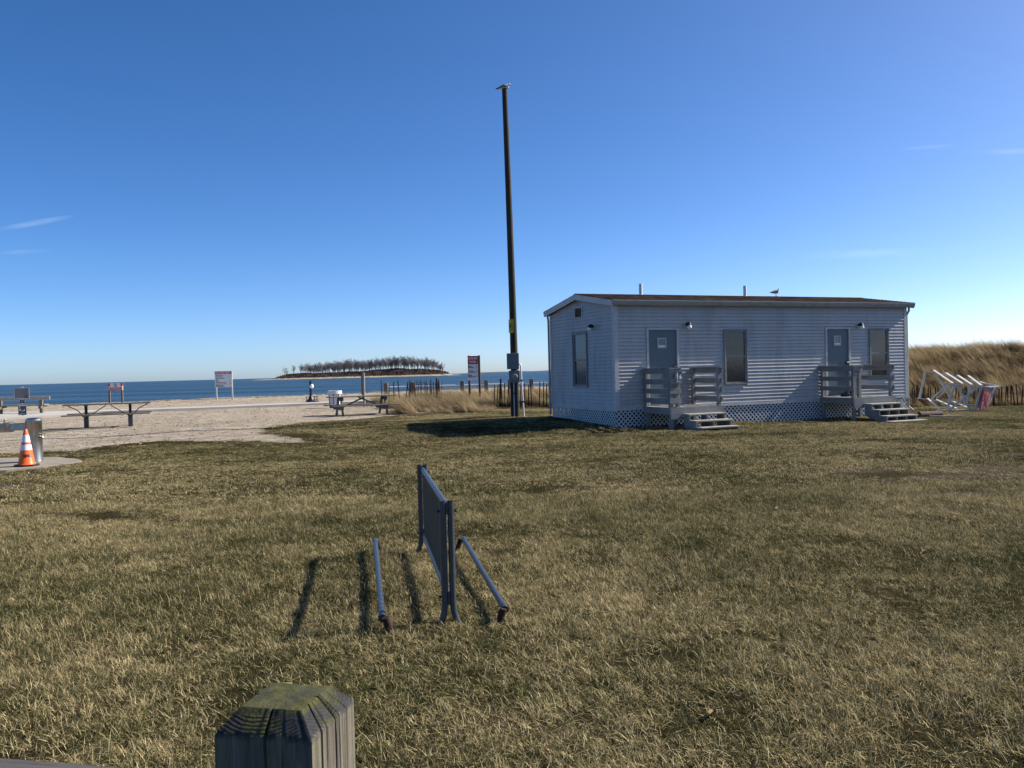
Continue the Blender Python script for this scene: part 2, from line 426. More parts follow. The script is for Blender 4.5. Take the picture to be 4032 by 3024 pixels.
SANDP = [(-60, 18.6), (-12.5, 19.6), (-10.3, 19.8), (-9.2, 21.5), (-7.2, 21.3), (-6.4, 21.0), (-5.6, 20.45), (-4.9, 20.5), (-5.4, 21.1), (-6.7, 22.5), (-7.2, 24.4), (-6.4, 26.3), (-5.0, 27.5), (-3.7, 29.4), (-2.6, 30.6), (-1.6, 33.5), (9, 34.5), (9, 40), (20, 44), (60, 60), (300, 60), (300, 400), (-500, 400), (-500, 18)]
def poly_sd(x, y, P):
    x = np.asarray(x, float); y = np.asarray(y, float)
    ins = np.zeros(x.shape, bool); dm = np.full(x.shape, 1e9)
    n = len(P)
    for i in range(n):
        (x0, y0), (x1, y1) = P[i], P[(i + 1) % n]
        c = ((y0 > y) != (y1 > y)) & (x < (x1 - x0) * (y - y0) / ((y1 - y0) or 1e-9) + x0)
        ins ^= c
        t = np.clip(((x - x0) * (x1 - x0) + (y - y0) * (y1 - y0)) / ((x1 - x0) ** 2 + (y1 - y0) ** 2), 0, 1)
        dm = np.minimum(dm, np.hypot(x - x0 - t * (x1 - x0), y - y0 - t * (y1 - y0)))
    return np.where(ins, -dm, dm)
BARE = [(6.4, 11.6, 1.5, .55), (7.4, 12.3, 1.6, .5), (5.5, 10.1, .8, .3), (3.6, 16.9, .5, .2), (-8.0, 13.2, .7, .5), (5.0, 12.6, .9, .3), (1.6, 13.4, .9, .25), (11.5, 22.0, 1.3, .4), (8.6, 14.2, 1.2, .35)]
def bare_f(x, y):
    b = np.zeros(np.shape(x))
    for cx, cy, rx, ry in BARE: b = np.maximum(b, 1 - ss(.45, 1.15, np.hypot((np.asarray(x) - cx) / rx, (np.asarray(y) - cy) / ry)))
    return b

def axis_pts(lo, a, b, hi, step):
    mid = list(np.arange(a, b + 1e-6, step)); s = step; left = []; p = a
    while p > lo: s *= 1.22; p -= s; left.append(p)
    s = step; right = []; p = mid[-1]
    while p < hi: s *= 1.22; p += s; right.append(p)
    return np.array(left[::-1] + mid + right)
gx = axis_pts(-420, -36, 27, 420, .27); gy = axis_pts(-300, 2, 48, 220, .27)
X, Y = np.meshgrid(gx, gy); Z = gh(X, Y)
nx_, ny_ = len(gx), len(gy)
me = bpy.data.meshes.new('ground')
vv = np.stack([X.ravel(), Y.ravel(), Z.ravel()], 1)
idx = np.arange(nx_ * ny_).reshape(ny_, nx_)
ff = np.stack([idx[:-1, :-1].ravel(), idx[:-1, 1:].ravel(), idx[1:, 1:].ravel(), idx[1:, :-1].ravel()], 1)
me.from_pydata(vv.tolist(), [], ff.tolist())
me.polygons.foreach_set('use_smooth', [True] * len(me.polygons))
lw = np.clip(.5 + poly_sd(X.ravel(), Y.ravel(), SANDP) / 1.3, 0, 1)
at_ = me.attributes.new('lawn', 'FLOAT', 'POINT'); at_.data.foreach_set('value', lw.astype(np.float32))
at_ = me.attributes.new('bare', 'FLOAT', 'POINT'); at_.data.foreach_set('value', bare_f(X.ravel(), Y.ravel()).astype(np.float32))
me.materials.append(MAT['ground'])
ground = bpy.data.objects.new('ground', me); COL.objects.link(ground); tag(ground, kind='structure')

mb = MB()
sx = [-60000, -8000, -1500, -400, 0, 400, 1500, 8000, 60000]; sy = [-60000, -2000, 0, 200, 800, 3000, 12000, 60000]
mb.v = [(x, y, SEA_Z) for y in sy for x in sx]
for j in range(len(sy) - 1):
    for i in range(len(sx) - 1):
        a = j * len(sx) + i; mb.f.append((a, a + 1, a + 1 + len(sx), a + len(sx))); mb.mi.append(0)
tag(mb.build('sea', 'water'), kind='structure')

# low sandbar just off the beach
mb = MB(); pts = []
for i in range(41):
    t = i / 40; cx = -75 + 34 * t; cy = 114 + 34 * t + 1.2 * math.sin(9 * t); w = .5 + .5 * abs(math.sin(23 * t)) ; w *= min(1, 6 * t, 6 * (1 - t)) + .02
    h = .09 * min(1, 6 * t, 6 * (1 - t)) * (.4 + .6 * abs(math.sin(17 * t + 1)))
    for k, (o, z) in enumerate(((-1.4, -.1), (-.5, h), (.5, h), (1.4, -.1))): mb.v.append((cx - .7 * o * w, cy + .7 * o * w, SEA_Z + z))
for i in range(40):
    for k in range(3): a = i * 4 + k; mb.f.append((a, a + 1, a + 5, a + 4)); mb.mi.append(0)
tag(mb.build('sandbar', paint('sandbar_sand', (.26, .22, .16), .3, .95, 2), smooth=True), kind='structure')

# concrete walkway across the beach, paved area, fountain pad
def strip(name, pts, w, th, mat_):
    mb = MB(); n = len(pts)
    for i, (x, y) in enumerate(pts):
        a = Vector(pts[max(i - 1, 0)]); b = Vector(pts[min(i + 1, n - 1)]); d = (b - a).normalized(); nn = Vector((-d.y, d.x)) * w / 2
        for sg in (-1, 1):
            q = Vector((x, y)) + nn * sg; z = max(G(x, y), G(q.x, q.y)) + th
            mb.v += [(q.x, q.y, z), (q.x, q.y, z - .45)]
    for i in range(n - 1):
        a = i * 4; b = a + 4
        for f in ((a, b, b + 2, a + 2), (a, a + 1, b + 1, b), (a + 2, b + 2, b + 3, a + 3)): mb.f.append(f); mb.mi.append(0)
    return tag(mb.build(name, mat_), kind='structure')
strip('walkway', [(-19.5, 38.6), (-17.5, 39.4), (-15, 40.7), (-12.5, 42.0), (-10, 43.2), (-8, 44.0), (-2, 44.9), (8, 45.8)], 2.5, .10, 'concrete')
mb = MB(); PV = [(-42, 32.5), (-21.2, 33.6), (-18.6, 36.4), (-18.0, 39.8), (-23, 41.2), (-42, 41.5)]
mb.prism(PV, 'z', 0.0, .27); tag(mb.build('paved_area', 'concrete'), kind='structure')
mb = MB(); P_ = []
for k in range(48):
    a = 2 * PI * k / 48; rr = 1 + .05 * math.sin(3 * a + 1) + .03 * math.sin(7 * a) + .02 * math.sin(13 * a)
    P_.append((-10.65 + 1.8 * rr * math.cos(a), 16.75 + 1.6 * rr * math.sin(a)))
mb.prism(P_, 'z', -.2, .022); tag(mb.build('fountain_pad', paint('sandy_concrete', (.24, .205, .16), .18, .95, 3.5, dirt=(.165, .135, .10), bump=.4)), kind='structure')

# ------------------------------------------------------------------ island with bare trees, far shore
IY = 1330.0
def isl(x, y):
    x = np.asarray(x, float); y = np.asarray(y, float)
    prof = np.interp(x, [-364, -358, -348, -310, -250, -205, -160, -120, -104, -98], [0, 2.5, 5.6, 6.0, 6.4, 9.0, 9.8, 6.5, 3.0, 0])
    dep = ss(-45, -30, y - IY) * (1 - ss(60, 90, y - IY))
    apron = 2.1 * ss(-432, -370, x) * (1 - ss(-97, -66, x)) * ss(-75, -48, y - IY) * (1 - ss(70, 110, y - IY))
    wob = 1 + .12 * np.sin(x * .13) * np.sin(x * .041 + 2)
    return SEA_Z - .8 + np.maximum(apron, 0) * 1.1 + prof * dep * wob
ix = np.arange(-440, -55, 3.0); iy = IY + np.arange(-80, 116, 5.0)
XI, YI = np.meshgrid(ix, iy); ZI = isl(XI, YI); n_ = len(ix)
mb = MB(); mb.v = [tuple(p) for p in np.stack([XI.ravel(), YI.ravel(), ZI.ravel()], 1)]
for j in range(len(iy) - 1):
    for i in range(n_ - 1): a = j * n_ + i; mb.f.append((a, a + 1, a + 1 + n_, a + n_)); mb.mi.append(0)
def mk_island():
    t = NT('island_ground')
    g = t.n.new('ShaderNodeNewGeometry'); sp = t.n.new('ShaderNodeSeparateXYZ'); t.l.new(g.outputs['Position'], sp.inputs[0])
    w = t.vec(src='World'); nn = t.noise(w, .06, 4)
    zz = t.math('ADD', sp.outputs['Z'], t.math('MULTIPLY', t.math('SUBTRACT', nn, .5), 1.6))
    scrub = t.ramp(t.noise(w, .25, 5), [(.3, (.035, .026, .02)), (.7, (.085, .055, .042))])
    sand = t.ramp(t.noise(w, .09, 4), [(.3, (.20, .165, .115)), (.7, (.42, .37, .29))])
    wet = t.mix(t.ramp(t.math('ADD', zz, 1.4), [(.25, 1), (.55, 0)]), sand, (.05, .045, .03))
    col = t.mix(t.ramp(t.math('MULTIPLY', zz, .2), [(.16, 0), (.30, 1)]), wet, scrub)
    return t.set(col, .95, 0, .1)
tag(mb.build('island', mk_island(), smooth=True), kind='structure')
# scrub growing on the island bank
def quad_cloud(name, pts, mat_, w, h, lean):
    mb = MB(); rn = []
    for (x, y, z, k) in pts:
        for _ in range(k):
            a = random.uniform(0, PI); hh = h * random.uniform(.4, 1.2); ww = w * random.uniform(.5, 1.3)
            dx, dy = math.cos(a) * ww, math.sin(a) * ww; ox, oy = random.gauss(0, w * 2), random.gauss(0, w * 2)
            lx = random.gauss(0, lean)
            o = len(mb.v); mb.v += [(x + ox - dx, y + oy - dy, z), (x + ox + dx, y + oy + dy, z), (x + ox + dx * .3 + lx, y + oy + dy * .3, z + hh), (x + ox - dx * .5 + lx, y + oy - dy * .5, z + hh * .8)]
            mb.f.append((o, o + 1, o + 2, o + 3)); mb.mi.append(0); r1, r2_ = random.random(), random.random(); rn += [(r1, r2_, 0, 1)] * 4
    o = mb.build(name, mat_)
    a = o.data.color_attributes.new('rnd', 'FLOAT_COLOR', 'POINT'); a.data.foreach_set('color', np.array(rn, np.float32).ravel()); return o
sp_ = []
for _ in range(2600):
    x = random.uniform(-368, -101); y = IY + random.uniform(-42, 20); z = float(isl(x, y))
    if z > .5: sp_.append((x, y, z - .3, 2))
tag(quad_cloud('island_scrub', sp_, 'scrub', .7, 2.6, .5), 'low brown scrub along the island bank', kind='stuff')

def bare_tree(i):
    rnd = random.Random(100 + i); H = 17.0; tk = MB(); cr_ = MB()
    tips = []
    def limb(p, d, L, r, depth, mbx):
        pts = [p]; q = Vector(p); dd = Vector(d)
        n = 4
        for k in range(n):
            dd = (dd + Vector((rnd.gauss(0, .13), rnd.gauss(0, .13), .05))).normalized(); q = q + dd * L / n; pts.append(q.copy())
        mbx.tube(pts, [r * (1 - .7 * k / n) for k in range(n + 1)], 5 if depth == 0 else 3, False)
        if depth >= 3: return
        nb = (13, 7, 5)[depth]
        for b in range(nb):
            t = rnd.uniform(.33 if depth == 0 else .2, 1.0); k = min(n - 1, int(t * n)); pp = pts[k].lerp(pts[k + 1], t * n - k)
            ang = rnd.uniform(0, 2 * PI); out = Vector((math.cos(ang), math.sin(ang), rnd.uniform(.25, 1.0))).normalized()
            nd = (dd * .5 + out * .8).normalized()
            limb(pp, nd, L * rnd.uniform(.32, .52), max(.05, r * .42), depth + 1, cr_)
    limb(Vector((0, 0, -.6)), Vector((rnd.gauss(0, .04), rnd.gauss(0, .04), 1)), H * .78, .30, 0, tk)
    return tk, cr_
protos = []
for i in range(6):
    tk, cr_ = bare_tree(i); root = thing('bare_tree', '', 'tree'); 
    t_ = tk.build('trunk', 'bark', root); c_ = cr_.build('crown', 'twig', root); protos.append((root, t_, c_))
tspots = []
for x in list(np.linspace(-356, -338, 4)) + list(np.linspace(-327, -108, 108)):
    x += random.uniform(-1.8, 1.8); hgt = np.interp(x, [-356, -330, -300, -245, -205, -160, -130, -108], [13, 14.5, 16.5, 19, 18, 19, 17.5, 12]) * random.uniform(.82, 1.12)
    tspots.append((x, IY + random.uniform(-30, 25), hgt))
for _ in range(165):
    x = random.uniform(-332, -106); tspots.append((x, IY + random.uniform(-25, 55), float(np.interp(x, [-356, -330, -300, -245, -205, -160, -130, -106], [12, 13, 15.5, 18, 17, 18, 16.5, 11])) * random.uniform(.7, 1.08)))
for k, (x, y, hg) in enumerate(tspots):
    p = protos[k % 6]; 
    if k < 6: o = p[0]
    else:
        o = p[0].copy(); COL.objects.link(o)
        for ch in p[1:]: c = ch.copy(); COL.objects.link(c); c.parent = o
    s = hg / 17.0; o.location = (x, y, float(isl(x, y)) - .2); o.rotation_euler = (0, 0, random.uniform(0, 6.28)); o.scale = (s * random.uniform(.85, 1.3), s * random.uniform(.85, 1.3), s)
    if k < 4: tag(o, 'slender bare tree in the small clump apart from the island wood', 'tree', 'small clump of bare trees at the island tip')
    else: tag(o, 'tall bare leafless tree in the wood on the low island across the water', 'tree', 'bare trees along the island')

mb = MB(); n_ = 160
for i in range(n_ + 1):
    x = -660 + 9000 * i / n_; h = 9 + 9 * abs(mnoise.noise(Vector((x * .0013, 3, 0)))) + 4 * mnoise.noise(Vector((x * .006, 1, 0)))
    h *= min(1, i / 8 + .15)
    mb.v += [(x, 9000, SEA_Z - 1), (x, 9040, SEA_Z + h), (x, 9500, SEA_Z + h * 1.1), (x, 9900, SEA_Z - 1)]
for i in range(n_):
    for k in range(3): a = i * 4 + k; mb.f.append((a, a + 4, a + 5, a + 1)); mb.mi.append(0)
tag(mb.build('far_shore', paint('distant_wooded_shore', (.09, .10, .085), .2, .95, .004), smooth=True), kind='structure')

# ------------------------------------------------------------------ the cabin
YAW = R(22.57); CO = (2.704, 22.078, 0.0)
def cab2w(u, v, z=0): return (CO[0] + u * math.cos(YAW) - v * math.sin(YAW), CO[1] + u * math.sin(YAW) + v * math.cos(YAW), z)
L, W = 10.22, 3.88
ZS, ZE, ZP = .60, 3.30, 3.62
cabin = thing('portable_cabin', 'long pale vinyl-sided portable cabin with brown shingle roof and white lattice skirt', 'cabin', CO, YAW)
FRONT_OPEN = [(.95, 1.96, .6, 2.69), (7.02, 7.97, .6, 2.69), (3.445, 4.19, 1.12, 2.63), (8.72, 9.46, 1.12, 2.64)]
SIDE_OPEN = [(1.52, 2.36, 1.14, 2.66), (1.76, 2.22, 3.09, 3.38)]
mb = MB()
mb.box(.02, L - .02, .02, .12, ZS - .09, ZE); mb.box(.02, L - .02, W - .12, W, ZS - .09, ZE)
mb.box(L - .12, L, .12, W - .12, ZS - .09, ZE); mb.box(.02, .12, .12, W - .12, ZS - .09, ZE)
for u0 in (.02, L - .12):
    mb.prism([(.12, ZE), (W - .12, ZE), (W / 2, ZP - .02)], 'x', u0, u0 + .1)
wall = mb.build('wall', 'vinyl', cabin)
mb = MB(); mb.box(.1, L - .1, .1, W - .1, ZS - .13, ZS - .05)
for v in (.9, 2.9): mb.box(.2, L - .2, v, v + .12, .18, ZS - .13)
mb.build('floor_chassis', 'under', cabin)
mb = MB(); mb.box(.06, L - .06, .06, W - .06, -.3, .16); mb.build('underfloor_shade_block', 'under', cabin)  # added black block that keeps the gaps behind the lattice dark
EXP = .0955; LAP = .023
def segs(lo, hi, z0, z1, opens):
    out = [(lo, hi)]
    for a, b, c, d in opens:
        ov = min(z1, d) - max(z0, c)
        if ov > .5 * (z1 - z0):
            nw = []
            for s0, s1 in out:
                if b <= s0 or a >= s1: nw.append((s0, s1)); continue
                if a > s0: nw.append((s0, a))
                if b < s1: nw.append((b, s1))
            out = nw
    return out
def board(a, b, at, bt, z0, z1, seed, side=False):
    """clapboard: lower edge from a to b, upper edge from at to bt"""
    mb = MB(); n = max(1, int((b - a) / .55))
    for i in range(n + 1):
        t = i / n; q0 = a + (b - a) * t; q1 = at + (bt - at) * t
        w = .0022 * mnoise.noise(Vector((q0 * 1.1, z0 * 9, seed))) ; w2 = .0012 * mnoise.noise(Vector((q0 * 2.3, z0 * 5, seed + 7)))
        dz = .0015 * mnoise.noise(Vector((q0 * .9, z0 * 3, 20)))
        prof = [(.012, q0, z0 + dz), (-LAP + w, q0, z0 + dz), (-LAP - .001 + w, q0, z0 + .004 + dz), (-LAP * .35 + w2, q0 * .35 + q1 * .65, z0 + (z1 - z0) * .66), (0.0, q1, z1 + .004), (.012, q1, z1 + .004)]
        for y, q, z in prof: mb.v.append((y, q, z) if side else (q, y, z))
    for i in range(n):
        for k in range(5): o = i * 6 + k; mb.f.append((o, o + 1, o + 7, o + 6)); mb.mi.append(0)
    return mb.build('siding_board', 'vinyl', wall)
k = 0; z = ZS
while z < ZE - .01:
    z1 = min(z + EXP, ZE)
    for s0, s1 in segs(.1, L - .09, z, z1, FRONT_OPEN):
        cuts = [s0, s1]
        if s1 - s0 > 2.4: cuts = [s0, s0 + (s1 - s0) * random.uniform(.25, .75), s1]
        for q0, q1 in zip(cuts[:-1], cuts[1:]):
            if q1 - q0 > .05: board(q0, q1 - (.0035 if q1 < s1 else 0), q0, q1 - (.0035 if q1 < s1 else 0), z, z1, 1 + .3 * (q0 > s0))
    z += EXP
z = ZS
while z < ZP - .05:
    z1 = z + EXP
    def lim(zz):
        if zz <= ZE: return .1, W - .09
        q = (zz - ZE) / (ZP - ZE); return max(.1, W / 2 * q), min(W - .09, W - W / 2 * q)
    a, b = lim(z); at, bt = lim(min(z1, ZP))
    ss_ = segs(a, b, z, z1, SIDE_OPEN)
    for i, (s0, s1) in enumerate(ss_):
        board(s0, s1, at if i == 0 else s0, bt if i == len(ss_) - 1 else s1, z, z1, 2, True)
    z += EXP
# skirt boards, corner boards, downspouts
mb = MB(); mb.box(.03, L - .03, -.022, .02, ZS - .085, ZS + .012); mb.build('skirt_board', 'trim', cabin)
mb = MB(); mb.box(-.022, .02, .03, W - .03, ZS - .085, ZS + .012); mb.build('skirt_board', 'trim', cabin)
mb = MB(); mb.box(-.024, .10, -.024, .0, ZS - .09, ZE); mb.box(-.024, -.0, .0, .10, ZS - .09, ZE); mb.build('corner_board', 'trim', cabin)
mb = MB(); mb.box(L - .09, L + .024, -.024, .0, ZS - .09, ZE); mb.box(L, L + .024, 0, .09, ZS - .09, ZE); mb.build('corner_board', 'trim', cabin)
mb = MB(); mb.box(-.024, .0, W - .09, W + .02, ZS - .09, ZE); mb.build('corner_board', 'trim', cabin)
mb = MB(); mb.tube([(L + .07, -.06, 3.28), (L + .07, -.06, 3.18), (L + .07, .03, 3.05), (L + .07, .03, .25), (L + .10, -.12, .12)], .033, 8); mb.build('downspout', 'gutter', cabin)
mb = MB(); mb.tube([(-.06, W + .08, 3.28), (-.05, W + .05, 3.1), (-.05, W + .05, .3)], .033, 8); mb.build('downspout', 'gutter', cabin)
# roof
mb = MB(); NR = 14; RE, RZ, ER = 3.41, 3.75, .185
x0, x1 = -.13, L + .17
def rp(t): return (-ER + (W / 2 + ER) * t, RE + (RZ - RE) * t)
for sgn in (0, 1):
    for i in range(NR):
        ya, za = rp(i / NR); yb, zb = rp((i + 1) / NR)
        if sgn: ya, yb = W - ya, W - yb
        nseg = 26; o = len(mb.v)
        for j in range(nseg + 1):
            xx = x0 + (x1 - x0) * j / nseg; jz = .003 * mnoise.noise(Vector((xx * 2.1, i * 3.7, sgn)))
            mb.v += [(xx, ya, za - .004), (xx, ya, za + .009 + jz), (xx, yb, zb + .001)]
        for j in range(nseg):
            a = o + j * 3; mb.f += [(a, a + 3, a + 4, a + 1), (a + 1, a + 4, a + 5, a + 2)]; mb.mi += [0, 0]
mb.prism([(-ER, RE - .03), (W / 2, RZ - .03), (W + ER, RE - .03), (W + ER, RE - .006), (W / 2, RZ - .006), (-ER, RE - .006)], 'x', x0, x1)
roof = mb.build('roof', 'roof', cabin)
mb = MB()
for i in range(38):
    xx = x0 + i * (x1 - x0) / 38; e = xx + (x1 - x0) / 38 + .03
    mb.prism([(W / 2 - .14, RZ - .014 + .004), (W / 2, RZ + .016), (W / 2 + .14, RZ - .010), (W / 2, RZ + .004)], 'x', xx, min(e, x1))
mb.build('ridge_cap', 'roof', roof)
for u in (2.08, 5.81):
    mb = MB(); mb.lathe([(.09, -.06), (.075, .03), (.052, .05), (.05, .36), (.04, .36), (.04, .30)], (u, W / 2 + .12, RZ - .02), 16); mb.build('vent_pipe', 'pvc', roof, True)
# rake boards, soffit, gutters
for ua in (x0 - .012, x1 - .016):
    mb = MB(); b_ = .135
    mb.prism([(-ER + .02, RE - .03 - b_), (W / 2, RZ - .03 - b_), (W / 2, RZ - .008), (-ER + .02, RE - .008)], 'x', ua, ua + .028); mb.build('rake_board', 'trim', cabin)
    mb = MB(); mb.prism([(W + ER - .02, RE - .03 - b_), (W / 2 + .002, RZ - .03 - b_), (W / 2 + .002, RZ - .008), (W + ER - .02, RE - .008)], 'x', ua, ua + .028); mb.build('rake_board', 'trim', cabin)
for a0, a1 in ((x0 + .016, .0), (L, x1 - .018)):
    mb = MB(); mb.prism([(-ER + .05, RE - .05), (W / 2, RZ - .05), (W + ER - .05, RE - .05), (W + ER - .05, RE - .036), (W / 2, RZ - .036), (-ER + .05, RE - .036)], 'x', a0, a1); mb.build('soffit', 'trim', cabin)
mb = MB(); mb.box(0, L, -.084, .0, ZE - .01, RE - .05); mb.build('fascia_board', 'gutter', cabin)
for yy, sg in ((-.085, -1), (W + .085, 1)):
    mb = MB()
    pr = [(yy, 3.385), (yy, 3.275), (yy + sg * .07, 3.268), (yy + sg * .105, 3.33), (yy + sg * .118, 3.392), (yy + sg * .108, 3.392), (yy + sg * .096, 3.335), (yy + sg * .066, 3.28), (yy + sg * .012, 3.285), (yy + sg * .012, 3.385)]
    mb.prism(pr, 'x', -.14, L + .19); mb.build('gutter', 'gutter', cabin)
    mb = MB(); mb.box(-.14, L + .19, min(yy + sg * .100, yy + sg * .124), max(yy + sg * .100, yy + sg * .124), 3.388, 3.402); mb.build('gutter_lip', 'trim', cabin)
# doors
def door(u0, u1, z0, z1, win, hz):
    mb = MB(); mb.box(u0 + .06, u1 - .06, .004, .045, z0 + .02, z1 - .055); d = mb.build('door', 'door', cabin)
    mb = MB(); mb.box(u0, u0 + .065, -.035, .05, z0, z1); mb.box(u1 - .065, u1, -.035, .05, z0, z1); mb.box(u0 + .065, u1 - .065, -.035, .05, z1 - .06, z1)
    mb.build('door_frame', 'trim', d)
    a, b, c, e = win
    mb = MB(); t = .028
    mb.box(a, a + t, -.014, .01, c, e); mb.box(b - t, b, -.014, .01, c, e); mb.box(a + t, b - t, -.014, .01, e - t, e); mb.box(a + t, b - t, -.014, .01, c, c + t); mb.build('pane_frame', 'trim', d)
    mb = MB(); mb.box(a + t, b - t, -.004, .006, c + t, e - t); mb.build('pane', 'glasspale', d)
    mb = MB(); mb.box(a + t + .01, b - t - .01, -.007, -.0045, c + t + .005, c + t + .05); mb.build('sticker', 'letterwhite', d)
    mb = MB(); mb.box(u1 - .16, u1 - .085, -.03, .01, hz - .06, hz + .05); mb.tube([(u1 - .12, -.03, hz), (u1 - .12, -.075, hz), (u1 - .21, -.08, hz)], .012, 8); mb.build('door_handle', 'black', d)
    mb = MB(); mb.box(u0, u1, -.05, .05, z0 - .03, z0 + .015); mb.build('sill', 'steel', d)
door(.95, 1.96, .63, 2.69, (1.298, 1.573, 2.138, 2.415), 1.64)
door(7.02, 7.97, .66, 2.685, (7.354, 7.622, 2.139, 2.431), 1.64)
# windows with steel mesh guards
def window(u0, u1, z0, z1, zm, side=False, pale=True):
    sw = (lambda mb: setattr(mb, 'v', [(y, x, z) for x, y, z in mb.v])) if side else (lambda mb: None)
    mb = MB(); t = .055
    mb.box(u0, u0 + t, -.03, .03, z0, z1); mb.box(u1 - t, u1, -.03, .03, z0, z1); mb.box(u0 + t, u1 - t, -.03, .03, z1 - t, z1); mb.box(u0 + t, u1 - t, -.03, .03, z0, z0 + t); sw(mb)
    w = mb.build('window', 'frame', cabin)
    mb = MB(); mb.box(u0 + t, u1 - t, .0, .012, zm, z1 - t); sw(mb); mb.build('pane', 'glasspale' if pale else 'glass', w)
    mb = MB(); mb.box(u0 + t, u1 - t, .008, .016, z0 + t, zm); sw(mb); mb.build('pane', 'glass', w)
    mb = MB(); mb.box(u0 + t, u1 - t, -.02, .02, zm - .02, zm + .02); sw(mb); mb.build('meeting_rail', 'frame', w)
    mb = MB(); sp, hw = .05, .001; ww, hh = u1 - u0, z1 - z0
    for sg in (1, -1):
        c = -hh
        while c < ww + hh:
            pts = []
            # line x = c + sg*zz*.6
            zs = np.linspace(0, hh, 2); xa = c; xb = c + .62 * hh
            t0, t1 = 0.0, 1.0
            for lo, hi in ((0, ww),):
                dx = xb - xa
                ta, tb = (lo - xa) / dx, (hi - xa) / dx
                t0, t1 = max(t0, min(ta, tb)), min(t1, max(ta, tb))
            if t1 - t0 > .01:
                p = [(xa + (xb - xa) * q, hh * q) for q in (t0, t1)]
                if sg < 0: p = [(ww - x, zz) for x, zz in p]
                (xA, zA), (xB, zB) = p; o = len(mb.v); yk = -.045 if sg > 0 else -.046
                mb.v += [(u0 + xA - hw, yk, z0 + zA), (u0 + xA + hw, yk, z0 + zA), (u0 + xB + hw, yk - .003, z0 + zB), (u0 + xB - hw, yk - .003, z0 + zB)]; mb.f.append((o, o + 1, o + 2, o + 3)); mb.mi.append(0)
            c += sp
    sw(mb); tag(mb.build('guard_mesh', 'frame', w), kind='stuff')
    mb = MB()
    for a, b, c, d in ((u0 - .015, u0 + .015, z0 - .01, z1 + .01), (u1 - .015, u1 + .015, z0 - .01, z1 + .01), (u0 + .015, u1 - .015, z0 - .012, z0 + .012), (u0 + .015, u1 - .015, z1 - .012, z1 + .012)): mb.box(a, b, -.052, -.031, c, d)
    sw(mb); mb.build('guard_frame', 'frame', w)
window(3.445, 4.19, 1.12, 2.63, 1.885, pale=False)
window(8.72, 9.46, 1.12, 2.64, 1.90, pale=False)
window(1.52, 2.36, 1.14, 2.66, 1.89, True)
mb = MB(); mb.box(-.03, .0, 1.745, 1.785, 3.085, 3.385); mb.box(-.03, 0, 1.785, 2.21, 3.085, 3.105); mb.box(-.03, .0, 2.19, 2.21, 3.105, 3.36); mb.box(-.03, 0, 1.785, 2.19, 3.36, 3.385)
vent = mb.build('gable_vent', 'trim', cabin)
mb = MB(); mb.box(-.004, .018, 1.785, 2.19, 3.105, 3.36)
for zz in np.arange(3.12, 3.35, .04): mb.bar((-.012, 1.785, zz), (-.012, 2.19, zz), .012, .03, (1, 0, .6))
mb.build('louvre', 'black', vent)
# wall lamps
def wall_lamp(u, z, side=False):
    sw = (lambda mb: setattr(mb, 'v', [(y, x, q) for x, y, q in mb.v])) if side else (lambda mb: None)
    mb = MB(); mb.box(u - .085, u + .03, -.022, .0, z - .07, z + .1); sw(mb); b = mb.build('wall_lamp', 'trim', cabin)
    mb = MB(); mb.tube([(u - .03, -.02, z + .03), (u - .02, -.07, z + .04), (u, -.11, z + .03), (u + .005, -.14, z + .0)], [.03, .055, .062, .05], 12); sw(mb); mb.build('lamp_head', 'black', b, True)
    mb = MB(); mb.tube([(u + .005, -.10, z + .01), (u + .01, -.115, z - .03), (u + .012, -.12, z - .075), (u + .012, -.12, z - .09)], [.05, .06, .055, .02], 12); sw(mb); mb.build('lens', 'globe', b, True)
wall_lamp(2.24, 2.74); wall_lamp(8.33, 2.715); wall_lamp(1.15, 2.76, True)
# lattice skirt: real crossing strips
def lattice(name, p0, d, ln, z0, z1, nrm):
    mb = MB(); hw, sp = .0185, .132; H_ = z1 - z0
    for layer, sg in ((0, 1), (1, -1)):
        c = -H_ - .1
        while c < ln + H_:
            xa, xb = (c, c + H_) if sg > 0 else (c + H_, c)
            t0, t1 = 0.0, 1.0; dx = xb - xa; ta, tb = (0 - xa) / dx, (ln - xa) / dx
            t0, t1 = max(t0, min(ta, tb)), min(t1, max(ta, tb))
            if t1 - t0 > .02:
                q = []
                for t in (t0, t1):
                    xx = xa + dx * t; q.append(Vector(p0) + Vector(d) * xx + Vector((0, 0, z0 + H_ * t)) + Vector(nrm) * (.006 * layer))
                mb.bar(q[0], q[1], .006, .034, (Vector(nrm).cross(q[1] - q[0])))
            c += sp
    return tag(mb.build(name, 'lattice', cabin), kind='stuff')
lattice('lattice_panel', (.01, .012, 0), (1, 0, 0), L - .02, -.06, ZS - .08, (0, -1, 0))
lattice('lattice_panel', (.012, .01, 0), (0, 1, 0), W - .02, .0, ZS - .08, (-1, 0, 0))
lattice('lattice_panel', (L - .012, .01, 0), (0, 1, 0), W - .02, -.06, ZS - .08, (1, 0, 0))
lattice('lattice_panel', (.01, W - .012, 0), (1, 0, 0), L - .02, -.06, ZS - .08, (0, 1, 0))

